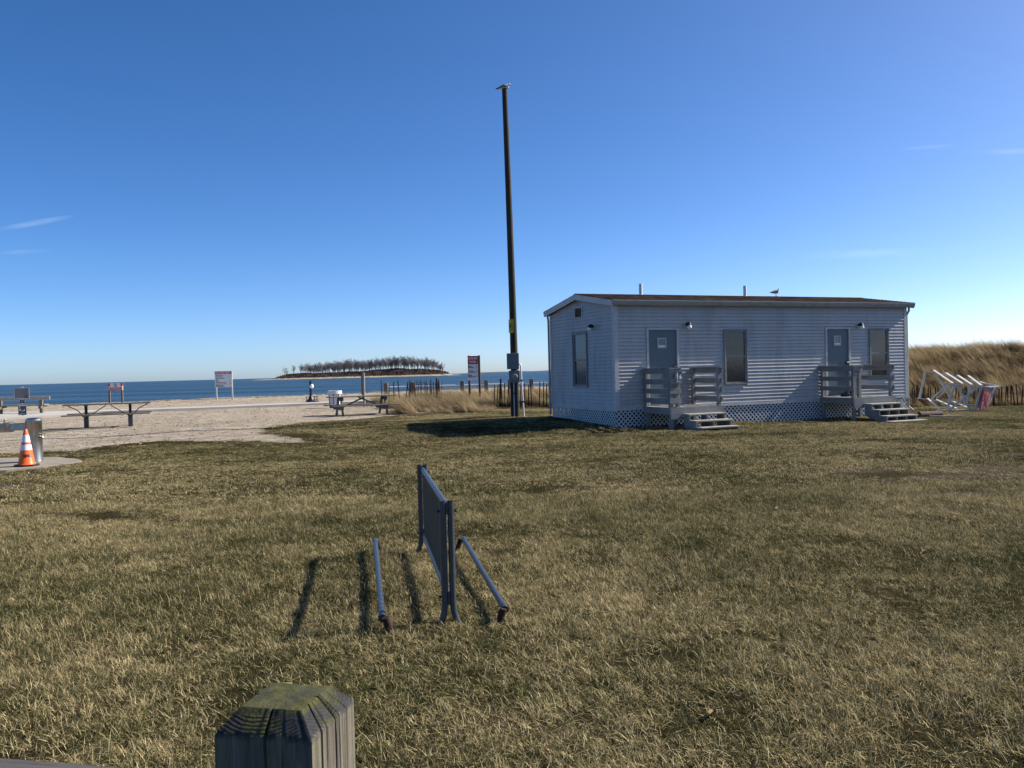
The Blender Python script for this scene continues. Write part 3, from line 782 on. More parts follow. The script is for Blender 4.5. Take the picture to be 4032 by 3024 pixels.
# ------------------------------------------------------------------ porches with steps
def porch(label, u0, w, dep, zd, zr, centres, bh, sx0, sx1, nst, tz):
    p = thing('entrance_porch', label, 'porch', cab2w(u0, 0), YAW, 'timber entrance porches on the cabin front')
    g = -.12
    # deck boards along the front direction
    n = 9; bw = dep / n
    for i in range(n):
        mb = MB(); y1 = -.03 - i * bw; mb.box(.0, w + random.uniform(0, .02), y1 - bw + .008, y1, zd - .032, zd); mb.build('deck_board', 'tread', p)
    fy = -dep - .03
    mb = MB(); mb.box(-.01, w + .01, fy - .038, fy, zd - .18, zd - .006); mb.build('rim_joist', 'deckwood', p)
    mb = MB(); mb.box(-.04, -.002, fy - .036, -.03, zd - .18, zd - .004); mb.build('rim_joist', 'deckwood_y', p)
    mb = MB(); mb.box(w + .002, w + .04, fy - .036, -.03, zd - .18, zd - .004); mb.build('rim_joist', 'deckwood_y', p)
    mb = MB(); mb.box(-.012, .33, fy - .038, fy, zd - .30, zd - .182); mb.build('brace_board', 'deckwood', p)
    for (x, y) in ((.0, fy + .002), (.0, -.13), (w - .09, fy + .002), (w - .09, -.13), (.28, fy + .28)):
        mb = MB(); mb.box(x, x + .09, y, y + .09, g, zd - .034); mb.build('leg', 'deckwood_z', p, bevel=.003)
    # rail posts
    RP = {'lw': (.0, -.12), 'lf': (.0, fy + .004), 'sf': (.205, fy + .004), 'rw': (w - .09, -.12), 'rf': (w - .09, fy + .004)}
    for x, y in RP.values():
        mb = MB(); mb.box(x, x + .088, y, y + .088, zd, zr - .03); mb.build('rail_post', 'deckwood_z', p, bevel=.003)
    for i, zc in enumerate(centres):
        dz = random.uniform(-.006, .006)
        mb = MB(); mb.box(-.034, -.002, fy - .03, -.03, zc - bh / 2 + dz, zc + bh / 2 + dz); mb.build('rail_board', 'deckwood_y', p)
        mb = MB(); mb.box(w, w + .034, fy - .03, -.03, zc - bh / 2 - dz, zc + bh / 2 - dz); mb.build('rail_board', 'deckwood_y', p)
        if i == 0 or len(centres) == 4:
            mb = MB(); mb.box(-.034, .315, fy - .034, fy - .002, zc - bh / 2 - dz, zc + bh / 2 - dz); mb.build('rail_board', 'deckwood', p)
    for a, b in ((-.05, .11), (w - .08, w + .06)):
        mb = MB(); mb.box(a, b, fy - .05, -.02, zr - .03, zr); mb.build('rail_cap', 'deckwood_y', p)
    mb = MB(); mb.box(.112, .33, fy - .05, fy + .11, zr - .03, zr); mb.build('rail_cap', 'deckwood', p)
    # steps
    run = .265
    for i, z in enumerate(tz):
        mb = MB(); ex = .06 if i == len(tz) - 1 else .0
        mb.box(sx0 - ex, sx1 + ex, fy - .045 - run * (i + 1) - .02, fy - .045 - run * i + .005, z - .035, z); mb.build('tread', 'tread', p, bevel=.003)
    for s in range(nst):
        x = sx0 + .02 + (sx1 - sx0 - .08) * s / (nst - 1)
        pl = [(fy - .045, g)]; pl = [(fy - .045, tz[0] - .33)]
        pl.append((fy - .045, tz[0] - .037))
        for i in range(len(tz) - 1):
            pl.append((fy - .045 - run * (i + 1) + .012, tz[i] - .037)); pl.append((fy - .045 - run * (i + 1) + .012, tz[i + 1] - .037))
        pl.append((fy - .045 - run * len(tz) + .012, tz[-1] - .037)); pl.append((fy - .045 - run * len(tz) + .012, g)); pl.append((fy - .045 - run * (len(tz) - 1) + .05, g))
        mb = MB(); mb.prism(pl, 'x', x, x + .04); mb.build('stringer', 'deckwood_y', p)
    return p, fy
p1, fy1 = porch('grey timber porch with four-board rails, carrying the small blue restroom sign', .85, 1.55, 1.22, .61, 1.61, [1.525, 1.257, 1.018, .777], .135, .33, 1.46, 3, (.44, .285, .13, .01))
p2, fy2 = porch('grey timber porch with three-board rails beside the pair of narrow window and door', 6.80, 1.47, 1.27, .655, 1.545, [1.455, 1.18, .90], .125, .32, 1.46, 4, (.475, .32, .16, .025))
# restroom sign
w_ = cab2w(.85 + .23, fy1 - .05); sg = thing('restroom_sign', 'small slate blue restroom sign with white figures on porch rail', 'sign', (w_[0], w_[1], 1.375), YAW)
mb = MB(); mb.box(-.1, .1, -.006, .008, -.15, .15); mb.build('panel', 'signblue', sg)
mb = MB(); mb.box(-.092, .092, -.009, -.0055, -.142, -.136); mb.box(-.092, .092, -.009, -.0055, .136, .142); mb.box(-.092, -.086, -.009, -.0055, -.136, .136); mb.box(.086, .092, -.009, -.0055, -.136, .136); mb.box(-.07, .07, -.009, -.0055, -.12, -.10); mb.build('border', 'letter', sg)
mb = MB()
def disc(mb, cx, cz, r, y0, y1, n=14, ring=0):
    if ring:
        o = len(mb.v)
        for k in range(n):
            a = 2 * PI * k / n
            for rr in (r, r - ring):
                for y in (y0, y1): mb.v.append((cx + rr * math.cos(a), y, cz + rr * math.sin(a)))
        for k in range(n):
            a, b = o + 4 * k, o + 4 * ((k + 1) % n)
            for f in ((a, b, b + 2, a + 2), (a + 1, a + 3, b + 3, b + 1), (a, a + 1, b + 1, b), (a + 2, b + 2, b + 3, a + 3)): mb.f.append(f); mb.mi.append(0)
    else: mb.prism([(cx + r * math.cos(2 * PI * k / n), cz + r * math.sin(2 * PI * k / n)) for k in range(n)], 'y', y0, y1)
disc(mb, -.04, .085, .018, -.009, -.0055); mb.prism([(-.06, .06), (-.02, .06), (-.02, -.01), (-.028, -.01), (-.028, -.075), (-.052, -.075), (-.052, -.01), (-.06, -.01)], 'y', -.009, -.0055)
disc(mb, .045, .05, .014, -.009, -.0055); mb.prism([(.02, .03), (.07, .03), (.078, -.055), (.012, -.055)], 'y', -.009, -.0055)
mb.build('figures', 'letterwhite', sg)
# small clutter
w_ = cab2w(6.80 + .62, -.42, .655)
mb = MB()
for k in range(5): mb.tube([(-.18 + .09 * k, random.uniform(-.04, .04), .0), (-.16 + .09 * k, random.uniform(-.04, .04), .05), (-.13 + .09 * k, random.uniform(-.03, .03), .09 + .05 * (k % 2))], [.07, .065, .03], 8)
o = mb.build('dark_bundle', 'black', smooth=True); o.location = w_; o.rotation_euler = (0, 0, YAW); tag(o, 'low dark bundle lying on the porch deck in front of the door', 'bundle')

# ------------------------------------------------------------------ utility pole with meter boxes
px, py = .09, 26.61; pz = G(px, py)
pole = thing('utility_pole', 'tall bare timber utility pole with grey electric boxes near its foot', 'utility pole', (px, py, pz))
mb = MB(); n = 40; pts = []; rr = []
for i in range(n + 1):
    t = i / n; z = -.3 + (10.27 + .3) * t
    pts.append((-.085 * t + .02 * math.sin(3 * t + .4), 0, z)); rr.append(.125 - .042 * t + .0025 * mnoise.noise(Vector((0, 0, z * 2))))
mb.tube(pts, rr, 18); mb.build('shaft', 'polewood', pole, True)
POLE_TOP = (px - .085 + .02 * math.sin(3.4), py, pz + 10.27)
mb = MB(); mb.box(-.22, .13, -.30, -.12, 1.50, 1.97); ub = mb.build('switch_box', 'greybox', pole, bevel=.012)
mb = MB(); mb.box(-.235, .145, -.318, -.303, 1.49, 1.985); mb.build('lid', 'greybox', ub, bevel=.006)
mb = MB(); mb.box(-.18, .165, -.29, -.12, 1.07, 1.45); lb = mb.build('meter_box', 'greybox', pole, bevel=.012)
mb = MB(); mb.tube([(.02, -.285, 1.265), (.02, -.31, 1.265)], .083, 20); mb.build('meter_ring', 'steel', lb, True)
mb = MB(); mb.tube([(.02, -.30, 1.265), (.02, -.36, 1.265), (.02, -.385, 1.265), (.02, -.395, 1.265)], [.07, .07, .055, .02], 20); mb.build('meter_dial', 'meterglass', lb, True)
mb = MB(); mb.tube([(-.10, -.22, -.1), (-.10, -.22, 1.08)], .05, 12); mb.build('conduit', 'polewood', pole, True)
mb = MB(); mb.tube([(-.035, -.25, -.1), (-.035, -.25, 1.08)], .016, 8); mb.build('conduit', 'pvc', pole, True)
mb = MB(); mb.tube([(.04, -.2, -.1), (.04, -.2, 1.08)], .045, 12); mb.build('conduit', 'black', pole, True)
mb = MB(); mb.tube([(.265, -.12, -.08), (.21, -.12, 1.0), (.20, -.12, 1.55), (.19, -.11, 1.63), (.15, -.1, 1.66)], .026, 10); mb.build('conduit', 'pvc', pole, True)
for z, x in ((.45, .235), (1.12, .2), (.72, .0)):
    mb = MB(); mb.box(x - .12, x + .05, -.17 if x > .1 else -.28, -.06, z, z + .035); mb.build('strap', 'black', pole)
# yellow emblem sheet bent round the pole
ys = thing('warning_plate', 'yellow plate with black circled emblem wrapped on utility pole', 'sign', (px - .0, py, pz + 2.84))
mb = MB(); rad = .122; z0, z1 = -.215, .215; a0, a1 = R(180), R(285)
def cyl(mb, a, z, r): return (-.022 + r * math.cos(a), r * math.sin(a), z)
for i in range(9):
    a = a0 + (a1 - a0) * i / 8; mb.v += [cyl(mb, a, z0, rad + .004), cyl(mb, a, z1, rad + .004), cyl(mb, a, z0, rad), cyl(mb, a, z1, rad)]
for i in range(8):
    a = i * 4; mb.f += [(a, a + 4, a + 5, a + 1), (a + 2, a + 3, a + 7, a + 6), (a, a + 2, a + 6, a + 4), (a + 1, a + 5, a + 7, a + 3)]; mb.mi += [0] * 4
mb.f += [(0, 1, 3, 2), (32, 34, 35, 33)]; mb.mi += [0, 0]
mb.build('plate', 'signyellow', ys)
mb = MB(); n = 28
def onp(s, z): return cyl(None, R(232) + s / rad, z, rad + .006)
for k in range(n):
    a, b = 2 * PI * k / n, 2 * PI * (k + 1) / n; o = len(mb.v)
    mb.v += [onp(.075 * math.cos(a), -.02 + .11 * math.sin(a)), onp(.075 * math.cos(b), -.02 + .11 * math.sin(b)), onp(.062 * math.cos(b), -.02 + .094 * math.sin(b)), onp(.062 * math.cos(a), -.02 + .094 * math.sin(a))]; mb.f.append((o, o + 1, o + 2, o + 3)); mb.mi.append(0)
for q in range(4):
    o = len(mb.v); s0, s1 = -.045 + .02 * q, -.03 + .02 * q
    mb.v += [onp(s0 - .012, -.075 + .012 * q), onp(s1 - .008, -.08 + .012 * q), onp(s1 + .02, .035 - .02 * (q % 2)), onp(s0 + .018, .04 - .02 * (q % 2))]; mb.f.append((o, o + 1, o + 2, o + 3)); mb.mi.append(0)
o = len(mb.v); mb.v += [onp(-.07, .155), onp(.07, .155), onp(.07, .175), onp(-.07, .175)]; mb.f.append((o, o + 1, o + 2, o + 3)); mb.mi.append(0)
mb.build('emblem', 'signblack', ys)

# ------------------------------------------------------------------ gulls
def gull(label, loc, rz, sitting=False, sc=1.0):
    g = thing('gull', label, 'gull', loc, rz); lift = .0 if sitting else .055
    # rings along body: x, z, half-width, half-height  (bill points to +x)
    prof = [(-.27, .055, .004, .003), (-.235, .058, .022, .008), (-.19, .065, .032, .016), (-.13, .075, .05, .036), (-.06, .088, .066, .057), (.01, .095, .072, .068), (.07, .10, .066, .066), (.11, .118, .05, .056), (.130, .142, .042, .05), (.138, .168, .038, .042), (.148, .185, .037, .037), (.166, .188, .033, .030), (.185, .183, .019, .018), (.193, .180, .010, .010), (.222, .171, .007, .007), (.234, .165, .002, .003)]
    if sitting: prof = [(x, z - .035 - (.03 if x > .12 else 0), w * 1.12, h) for x, z, w, h in prof]
    mb = MB(); n = 14
    for x, z, w, h in prof:
        for k in range(n): a = 2 * PI * k / n; mb.v.append((x, w * math.cos(a), z + lift + h * math.sin(a)))
    for i in range(len(prof) - 1):
        for k in range(n):
            a = i * n + k; b = i * n + (k + 1) % n; mb.f.append((a, a + n, b + n, b))
            ang = 2 * PI * (k + .5) / n; top = math.sin(ang) > -.35; xm = (prof[i][0] + prof[i + 1][0]) / 2
            mb.mi.append(2 if xm < -.19 else (1 if (top and xm < .06) else (3 if xm > .20 else 0)))
    mb.f += [tuple(range(n)), tuple(range((len(prof) - 1) * n, len(prof) * n))]; mb.mi += [2, 3]
    mb.build('body', ['gullwhite', 'gullgrey', 'gulldark', 'gullleg'], g, True)
    for sy in (-1, 1):
        mb = MB(); wp = [(.08, .045, .115), (.02, .078, .125), (-.08, .07, .10), (-.20, .035, .072), (-.29, .01, .062)]; wr = [.018, .042, .036, .018, .004]
        mb.tube([(x, y * sy, z + lift - (.035 if sitting else 0)) for x, y, z in wp], wr, 8)
        o = mb.build('wing', ['gullgrey', 'gulldark'], g, True)
        for p_ in o.data.polygons:
            if p_.center.x < -.16: p_.material_index = 1
    if not sitting:
        for sy in (-1, 1):
            mb = MB(); mb.tube([(.01, .025 * sy, lift + .05), (.0, .025 * sy, .05), (.005, .025 * sy, .006)], .006, 6); mb.prism([(-.01, .025 * sy - .01), (.045, .025 * sy - .025), (.05, .025 * sy), (.045, .025 * sy + .025), (-.01, .025 * sy + .01)], 'z', .0, .006); mb.build('leg', 'gullleg', g)
    g.scale = (sc, sc, sc); return g
gp = cab2w(6.87, W / 2 - .03, RZ + .014)
gull('grey and white gull standing on the ridge of the shingle roof', gp, YAW + .1, False, .9)
gull('white gull with grey wings sitting on top of the utility pole', (POLE_TOP[0] + .0, POLE_TOP[1], POLE_TOP[2] - .005), -.2, True, 1.0)
gull('dark-backed gull with white head resting on the beach by the water', (-31.8, 54.6, G(-31.8, 54.6)), .15, True, 1.3)

# ------------------------------------------------------------------ bike rack
rk = thing('bike_rack', 'grey steel bicycle rack with upright bars and two low wheel rails on lawn', 'bike rack', (-.65, 6.5, 0), 0)
N_, F_ = Vector((.21, -1.085, 0)), Vector((-.18, 1.13, 0))       # near and far ends, local
ax = (F_ - N_).normalized(); lt = Vector((-ax.y, ax.x, 0))       # lt points to the left rail
RT = .021
for E_, tag_ in ((N_, 0), (F_, 1)):
    off_l = (Vector((-.185, -1.285, 0)), Vector((-.63, 1.165, 0)))[tag_]; off_r = (Vector((.575, -1.15, 0)), Vector((.165, 1.145, 0)))[tag_]
    for sd, tgt in ((1, off_l), (-1, off_r)):
        b = E_ + lt * .026 * sd
        out = (tgt - b); out.z = 0; od = out.normalized()
        pts = [b + Vector((0, 0, .785)), b + Vector((0, 0, .4)), b + Vector((0, 0, .13))]
        for q in range(1, 6):
            a = q / 5 * PI / 2; pts.append(b + od * (.11 * (1 - math.cos(a))) + Vector((0, 0, .13 - .19 * math.sin(a))))
        pts += [b + od * (out.length - .12) + Vector((0, 0, -.06))]
        for q in range(1, 4):
            a = q / 3 * 1.0; pts.append(b + od * (out.length - .12 + .12 * math.sin(a)) + Vector((0, 0, -.06 + .17 * (1 - math.cos(a)) * 1.9)))
        mb = MB(); mb.tube(pts, RT, 12); up_ = mb.build('end_pipe', 'rackpaint', rk, True)
        mb = MB(); mb.lathe([(RT + .001, 0), (RT + .0015, .006), (RT - .006, .007), (RT - .008, -.02)], tuple(b + Vector((0, 0, .780))), 12); mb.build('rusted_lip', 'rust', up_)
        mb = MB(); e_ = pts[-1]; mb.tube([pts[-2], e_, e_ + (e_ - pts[-2]) * .15], [RT + .002, RT + .003, RT + .002], 12); mb.build('rusted_collar', 'rust', up_, True)
        for zz in (.72, .17):
            mb = MB(); c = b + lt * sd * (RT + .001) + Vector((0, 0, zz)); mb.tube([c, c + lt * sd * .014], .009, 6); mb.build('bolt', 'black', up_)
    mb = MB(); mb.bar(E_ + Vector((0, 0, .70)), E_ + Vector((0, 0, .775)), .012, .03, tuple(ax)); mb.build('gusset', 'rackpaint', rk)
    mb = MB(); mb.bar(E_ + Vector((0, 0, .12)), E_ + Vector((0, 0, .20)), .012, .03, tuple(ax)); mb.build('gusset', 'rackpaint', rk)
tn, tf = N_ + ax * .03, F_ - ax * .03
mb = MB(); mb.tube([tn + Vector((0, 0, .755)), tf + Vector((0, 0, .745))], RT, 14); mb.build('top_rail', 'rackpaint', rk, True)
mb = MB(); mb.tube([tn + Vector((0, 0, .165)), tf + Vector((0, 0, .155))], RT, 14); mb.build('bottom_rail', 'rackpaint', rk, True)
mb = MB(); mb.tube([(0, 0, 0), (0, 0, .59)], .0075, 8); bar_ = mb.build('upright_bar', 'rackpaint', rk, True)
NB = 21
for i in range(NB):
    t = (i + .6) / (NB + .2); p = tn.lerp(tf, t) + Vector((0, 0, .16))
    if i == 0: bar_.location = p
    else: piece('upright_bar', bar_, rk, p)
for a, b, z0, z1 in ((Vector((-.20, -1.22, 0)), Vector((-.62, 1.12, 0)), .10, .11), (Vector((.56, -1.10, 0)), Vector((.18, 1.10, 0)), .10, .11)):
    d_ = (b - a).normalized()
    mb = MB(); mb.tube([a + Vector((0, 0, z0)), a.lerp(b, .5) + Vector((0, 0, (z0 + z1) / 2 - .004)), b + Vector((0, 0, z1))], RT, 14); wr_ = mb.build('wheel_rail', 'rackpaint', rk, True)
    for e_, zz, sg in ((a, z0, -1), (b, z1, 1)):
        mb = MB(); mb.tube([e_ + d_ * sg * -.05 + Vector((0, 0, zz)), e_ + d_ * sg * .0 + Vector((0, 0, zz - .004)), e_ + d_ * sg * .035 + Vector((0, 0, zz - .012))], [RT + .001, RT + .006, RT + .007], 12); mb.build('flared_end', 'rackpaint', wr_, True)

# ------------------------------------------------------------------ foreground timber guard rail
gr = thing('timber_guard_rail', 'weathered chamfered timber post with mossy top and a beam beside it', 'guard rail', (-.503, 1.815, -.008), R(-11.9))
hw = .108; PER = []; q = 60
for (sx_, sy_, ex, ey) in ((-1, -1, 1, -1), (1, -1, 1, 1), (1, 1, -1, 1), (-1, 1, -1, -1)):
    for i in range(q): t = i / q; PER.append((sx_ + (ex - sx_) * t, sy_ + (ey - sy_) * t))
CR = [(.52, .0035, .014), (.70, .0014, .005), (.86, .0012, .004), (1.33, .0022, .008), (1.55, .0045, .02), (1.62, .002, .01), (1.22, .0014, .005), (1.80, .0015, .005), (2.4, .003, .01), (3.5, .003, .01)]
zs = list(np.linspace(-.3, .70, 12)) + list(np.linspace(.72, .875, 22)); mb = MB()
rows = []
for z in zs: rows.append((1.0, z))
for i in range(1, 9): t = i / 8; rows.append((1 - .36 * t, .878 + .044 * t))
for s_ in (.56, .48, .4, .3, .2, .1, .02): rows.append((s_, .9225 + .001 * (1 - s_)))
for ri, (s_, z) in enumerate(rows):
    for pi_, (cx_, cy_) in enumerate(PER):
        par = pi_ / q; d_ = 0
        for c, w_, dp in CR:
            cc = c + .012 * mnoise.noise(Vector((z * 6, c * 10, 0))); dd = abs(par - cc) * .2
            if s_ > .55: d_ = max(d_, dp * max(0, 1 - dd / w_))
        nn = .0016 * mnoise.noise(Vector((cx_ * 9, cy_ * 9, z * 1.2))) + .0008 * mnoise.noise(Vector((cx_ * 30, cy_ * 30, z * 3)))
        m_ = max(abs(cx_), abs(cy_)); rc = math.hypot(cx_, cy_); k_ = s_ * hw * (1 - (max(0, rc - 1.36) * .03)) - d_ - nn
        zz = z + (.0022 * mnoise.noise(Vector((cx_ * s_ * 5, cy_ * s_ * 5, 3))) if s_ < .75 else 0)
        mb.v.append((cx_ * k_, cy_ * k_, zz))
n = len(PER)
for i in range(len(rows) - 1):
    for k in range(n): a = i * n + k; b = i * n + (k + 1) % n; mb.f.append((a, b, b + n, a + n)); mb.mi.append(0)
mb.f.append(tuple((len(rows) - 1) * n + k for k in range(n))); mb.mi.append(0)
def mk_postmat():
    t = NT('old_mossy_timber')
    v = t.vec((64, 64, 2.6)); g = t.noise(v, 1.5, 9, .72, .4)
    col = t.ramp(g, [(.25, (.045, .037, .026)), (.45, (.118, .103, .078)), (.6, (.19, .172, .13)), (.8, (.285, .265, .205))])
    b1 = t.noise(t.vec((14, 14, 1.6)), 1.0, 5); col = t.mix(t.ramp(b1, [(.48, 0), (.70, .55)]), col, (.17, .168, .085))
    b2 = t.noise(t.vec((20, 20, 4)), 1.2, 5); col = t.mix(t.ramp(b2, [(.55, 0), (.72, .8)]), col, (.10, .095, .075))
    sp = t.n.new('ShaderNodeSeparateXYZ'); t.l.new(t.tc.outputs['Object'], sp.inputs[0])
    z = t.math('ADD', sp.outputs['Z'], t.math('MULTIPLY', t.math('SUBTRACT', t.noise(t.vec(), 26, 5, .7), .5), .03))
    n3 = t.noise(t.vec(), 30, 7, .75); n4 = t.noise(t.vec((1, 3, 1)), 14, 5, .7)
    lich = t.ramp(n3, [(.3, (.022, .022, .024)), (.6, (.05, .05, .052)), (.8, (.14, .14, .14))])
    moss = t.ramp(n3, [(.3, (.040, .042, .014)), (.55, (.082, .082, .030)), (.8, (.13, .125, .065))])
    moss = t.mix(t.ramp(n4, [(.52, 0), (.66, .6)]), moss, (.05, .05, .04))
    moss = t.mix(t.ramp(n4, [(.28, .55), (.38, 0)]), moss, (.15, .145, .125))
    wv = t.n.new('ShaderNodeTexWave'); wv.wave_type = 'RINGS'; wv.rings_direction = 'SPHERICAL'; wv.inputs['Scale'].default_value = 40; wv.inputs['Distortion'].default_value = 2.2; wv.inputs['Detail'].default_value = 3; wv.inputs['Detail Scale'].default_value = 1.5
    mpn = t.n.new('ShaderNodeMapping'); mpn.inputs['Location'].default_value = (.03, -.02, -.96); t.l.new(t.tc.outputs['Object'], mpn.inputs['Vector']); t.l.new(mpn.outputs[0], wv.inputs['Vector'])
    top = t.mix(t.ramp(t.noise(t.vec(), 11, 4), [(.42, 0), (.56, 1)]), moss, t.mix(.5, moss, lich))
    ch = t.mix(t.ramp(t.noise(t.vec(), 13, 5, .7), [(.42, 0), (.52, 1)]), moss, lich)
    ch = t.mix(t.math('MULTIPLY', wv.outputs['Fac'], .38), ch, (.03, .028, .02))
    col = t.mix(t.ramp(t.math('MULTIPLY', t.math('SUBTRACT', z, .85), 10), [(.18, 0), (.32, 1)]), col, ch)
    col = t.mix(t.ramp(t.math('MULTIPLY', t.math('SUBTRACT', sp.outputs['Z'], .90), 50), [(.6, 0), (.85, 1)]), col, top)
    t.bump(t.math('ADD', t.math('ADD', g, t.math('MULTIPLY', n3, .6)), t.math('MULTIPLY', t.math('MULTIPLY', wv.outputs['Fac'], .5), t.ramp(t.math('MULTIPLY', t.math('SUBTRACT', sp.outputs['Z'], .85), 10), [(.25, 0), (.30, 1), (.58, 1), (.62, 0)]))), .75, .005)
    return t.set(col, .92, 0, .15)
MAT['mossypost'] = mk_postmat()
po = mb.build('post', 'mossypost', gr, True); po.data.set_sharp_from_angle(angle=R(24))
mb = MB(); N2 = 24
for i in range(N2 + 1):
    x = -.098 - 2.6 * i / N2
    for (yy, zz) in ((-.055, .555), (.085, .555), (.085, .685), (.08, .695), (-.05, .695), (-.055, .685)):
        mb.v.append((x, yy + .002 * mnoise.noise(Vector((x * 5, yy * 9, zz))), zz + .003 * mnoise.noise(Vector((x * 4, yy * 20, zz)))))
for i in range(N2):
    for k in range(6): a = i * 6 + k; b = i * 6 + (k + 1) % 6; mb.f.append((a, a + 6, b + 6, b)); mb.mi.append(0)
mb.f += [tuple(range(6)), tuple(range(N2 * 6, N2 * 6 + 6))]; mb.mi += [0, 0]
mb.build('beam', wood('beam_wood', (.055, .05, .048), (.13, .12, .115), 'x', .8, bump=.9), gr)

# ------------------------------------------------------------------ traffic cone and drinking fountain
cn = thing('traffic_cone', 'orange traffic cone with two white collars and black stencilled letters', 'cone', (-9.43, 16.35, .022), R(36))
mb = MB(); P_ = []
for k in range(8): a = 2 * PI * (k + .5) / 8; P_.append((.215 * math.cos(a) * 1.05, .215 * math.sin(a) * 1.05))
mb.prism(P_, 'z', 0, .035); mb.build('base', 'rubber', cn, bevel=.006)
def cr_at(z): return .152 + (.032 - .152) * (z - .03) / .68
mb = MB(); mb.lathe([(.165, .034), (.158, .045), (cr_at(.06), .06), (cr_at(.30), .30), (cr_at(.5), .5), (.033, .70), (.026, .712), (.018, .712), (.018, .69)], (0, 0, 0), 32); mb.build('body', 'orange', cn, True)
for za, zb in ((.31, .415), (.46, .60)):
    mb = MB(); mb.lathe([(cr_at(za), za - .001), (cr_at(za) + .0025, za), (cr_at(zb) + .0025, zb), (cr_at(zb), zb + .001)], (0, 0, 0), 32); mb.build('collar', 'collar', cn, True)
v, f = text_mb('SMC', .085, bold=.003); mb = MB()
for x, y, z in v:
    zz = .20 + y; r_ = cr_at(zz) + .0012 + z * .5; a = R(-90) + (x + .012) / r_; mb.v.append((r_ * math.cos(a), r_ * math.sin(a), zz))
mb.f = f; mb.mi = [0] * len(f); mb.build('lettering', 'signblack', cn)

df = thing('drinking_fountain', 'round stainless steel drinking fountain with bowl on side arm and hose tap', 'drinking fountain', (-9.78, 17.25, .03), R(-8))
mb = MB(); mb.lathe([(.158, 0), (.155, .01), (.153, .80), (.156, .805), (.156, .835), (.150, .86), (.12, .878), (.05, .888)], (0, 0, 0), 36); mb.build('pillar', 'steel', df, True)
mb = MB(); mb.box(-.52, -.10, -.075, .075, .635, .78); mb.build('arm', 'steel', df, bevel=.01)
mb = MB(); mb.lathe([(.12, .60), (.15, .615), (.155, .63), (.155, .775), (.16, .78), (.16, .79), (.148, .792), (.135, .775), (.05, .74)], (-.62, 0, 0), 32); bw_ = mb.build('bowl', 'steel', df, True)
mb = MB(); mb.tube([(-.66, 0, .75), (-.66, 0, .82), (-.655, 0, .85), (-.63, 0, .865)], [.014, .014, .02, .022], 10); mb.build('bubbler', 'steel', bw_, True)
mb = MB(); mb.tube([(.15, -.02, .50), (.20, -.02, .50), (.22, -.02, .47)], [.014, .014, .012], 8); mb.tube([(.19, -.02, .50), (.19, -.02, .555)], .007, 8); mb.tube([(.16, -.02, .558), (.22, -.02, .558)], .010, 8); mb.build('hose_tap', 'steel', df, True)
mb = MB(); mb.prism([(.02, .16), (.09, .135), (.09, .13), (.02, .15)], 'z', .30, .55) if False else mb.box(.04, .10, -.153, -.128, .33, .58); mb.build('access_panel', 'steel', df, bevel=.004)

# ------------------------------------------------------------------ beach furniture
# bench and notice post
bz = .272
bn = thing('park_bench', 'pale weathered bench with single plank backrest facing the sea', 'bench', (-22.6, 38.9, bz), R(2))
for x in (-.92, .92):
    mb = MB(); mb.box(x - .065, x + .065, -.07, .05, 0, .78); mb.build('leg', 'postwood', bn, bevel=.008)
    mb = MB(); mb.box(x - .06, x + .06, .05, .5, .26, .34) ; mb.build('seat_bracket', 'postwood', bn, bevel=.006)
    mb = MB(); mb.box(x - .05, x + .07, -.20, -.07, .20, .32) ; mb.build('arm_block', 'postwood', bn, bevel=.006)
mb = MB(); mb.box(-1.36, 1.36, -.125, -.072, .60, .76); mb.build('backrest', wood('bench_wood', (.30, .28, .23), (.46, .43, .37), 'x', .5), bn, bevel=.006)
mb = MB(); mb.box(-1.05, 1.05, .0, .42, .34, .40); mb.build('seat', wood('bench_seat_wood', (.20, .18, .15), (.34, .31, .26), 'x', .5), bn, bevel=.006)

nt = thing('notice_post', 'thin post carrying dark text plaque and a square dog-walking sign', 'sign', (-20.85, 36.0, bz), R(3))
mb = MB(); mb.tube([(0, 0, 0), (0, 0, 1.24)], .028, 10); mb.build('pole', 'pipegrey', nt, True)
mb = MB(); mb.box(-.31, .31, -.05, -.025, .72, 1.18); pq = mb.build('plaque', 'plaque', nt, bevel=.006)
mb = MB()
for a, b, c, d in ((-.31, -.29, .72, 1.18), (.29, .31, .72, 1.18), (-.29, .29, .72, .74), (-.29, .29, 1.16, 1.18)): mb.box(a, b, -.056, -.0505, c, d)
mb.box(-.06, .06, -.05, -.025, 1.181, 1.225); mb.build('border', 'letter', pq)
mb = MB()
for r_ in range(10):
    x = -.265; z = 1.125 - r_ * .041; end = .26 if r_ not in (7, 9) else .10
    while x < end: w_ = random.uniform(.04, .11); mb.box(x, min(x + w_, end + .01), -.0535, -.0505, z - .007, z + .007); x += w_ + .018
mb.build('text_lines', 'letter', pq)
mb = MB(); mb.box(-.09, .09, -.045, -.028, .47, .70); sm = mb.build('small_plate', 'plaque', nt)
mb = MB(); mb.box(-.085, .085, -.048, -.0455, .665, .69); mb.box(-.085, .085, -.048, -.0455, .48, .53); mb.prism([(-.02, .57), (.01, .565), (.03, .62), (.0, .61)], 'y', -.048, -.0455); mb.build('markings', 'letter', sm)
mb = MB(); mb.box(-.165, .165, -.05, -.03, .03, .44); dg = mb.build('dog_sign', 'signblue', nt)
mb = MB(); mb.box(-.165, .165, -.053, -.0505, .415, .44); disc(mb, -.10, .375, .024, -.053, -.0505)
mb.prism([(-.105, .30), (-.08, .30), (-.095, .20), (-.12, .20)], 'y', -.053, -.0505); mb.prism([(-.085, .30), (-.065, .295), (-.04, .205), (-.062, .205)], 'y', -.053, -.0505)
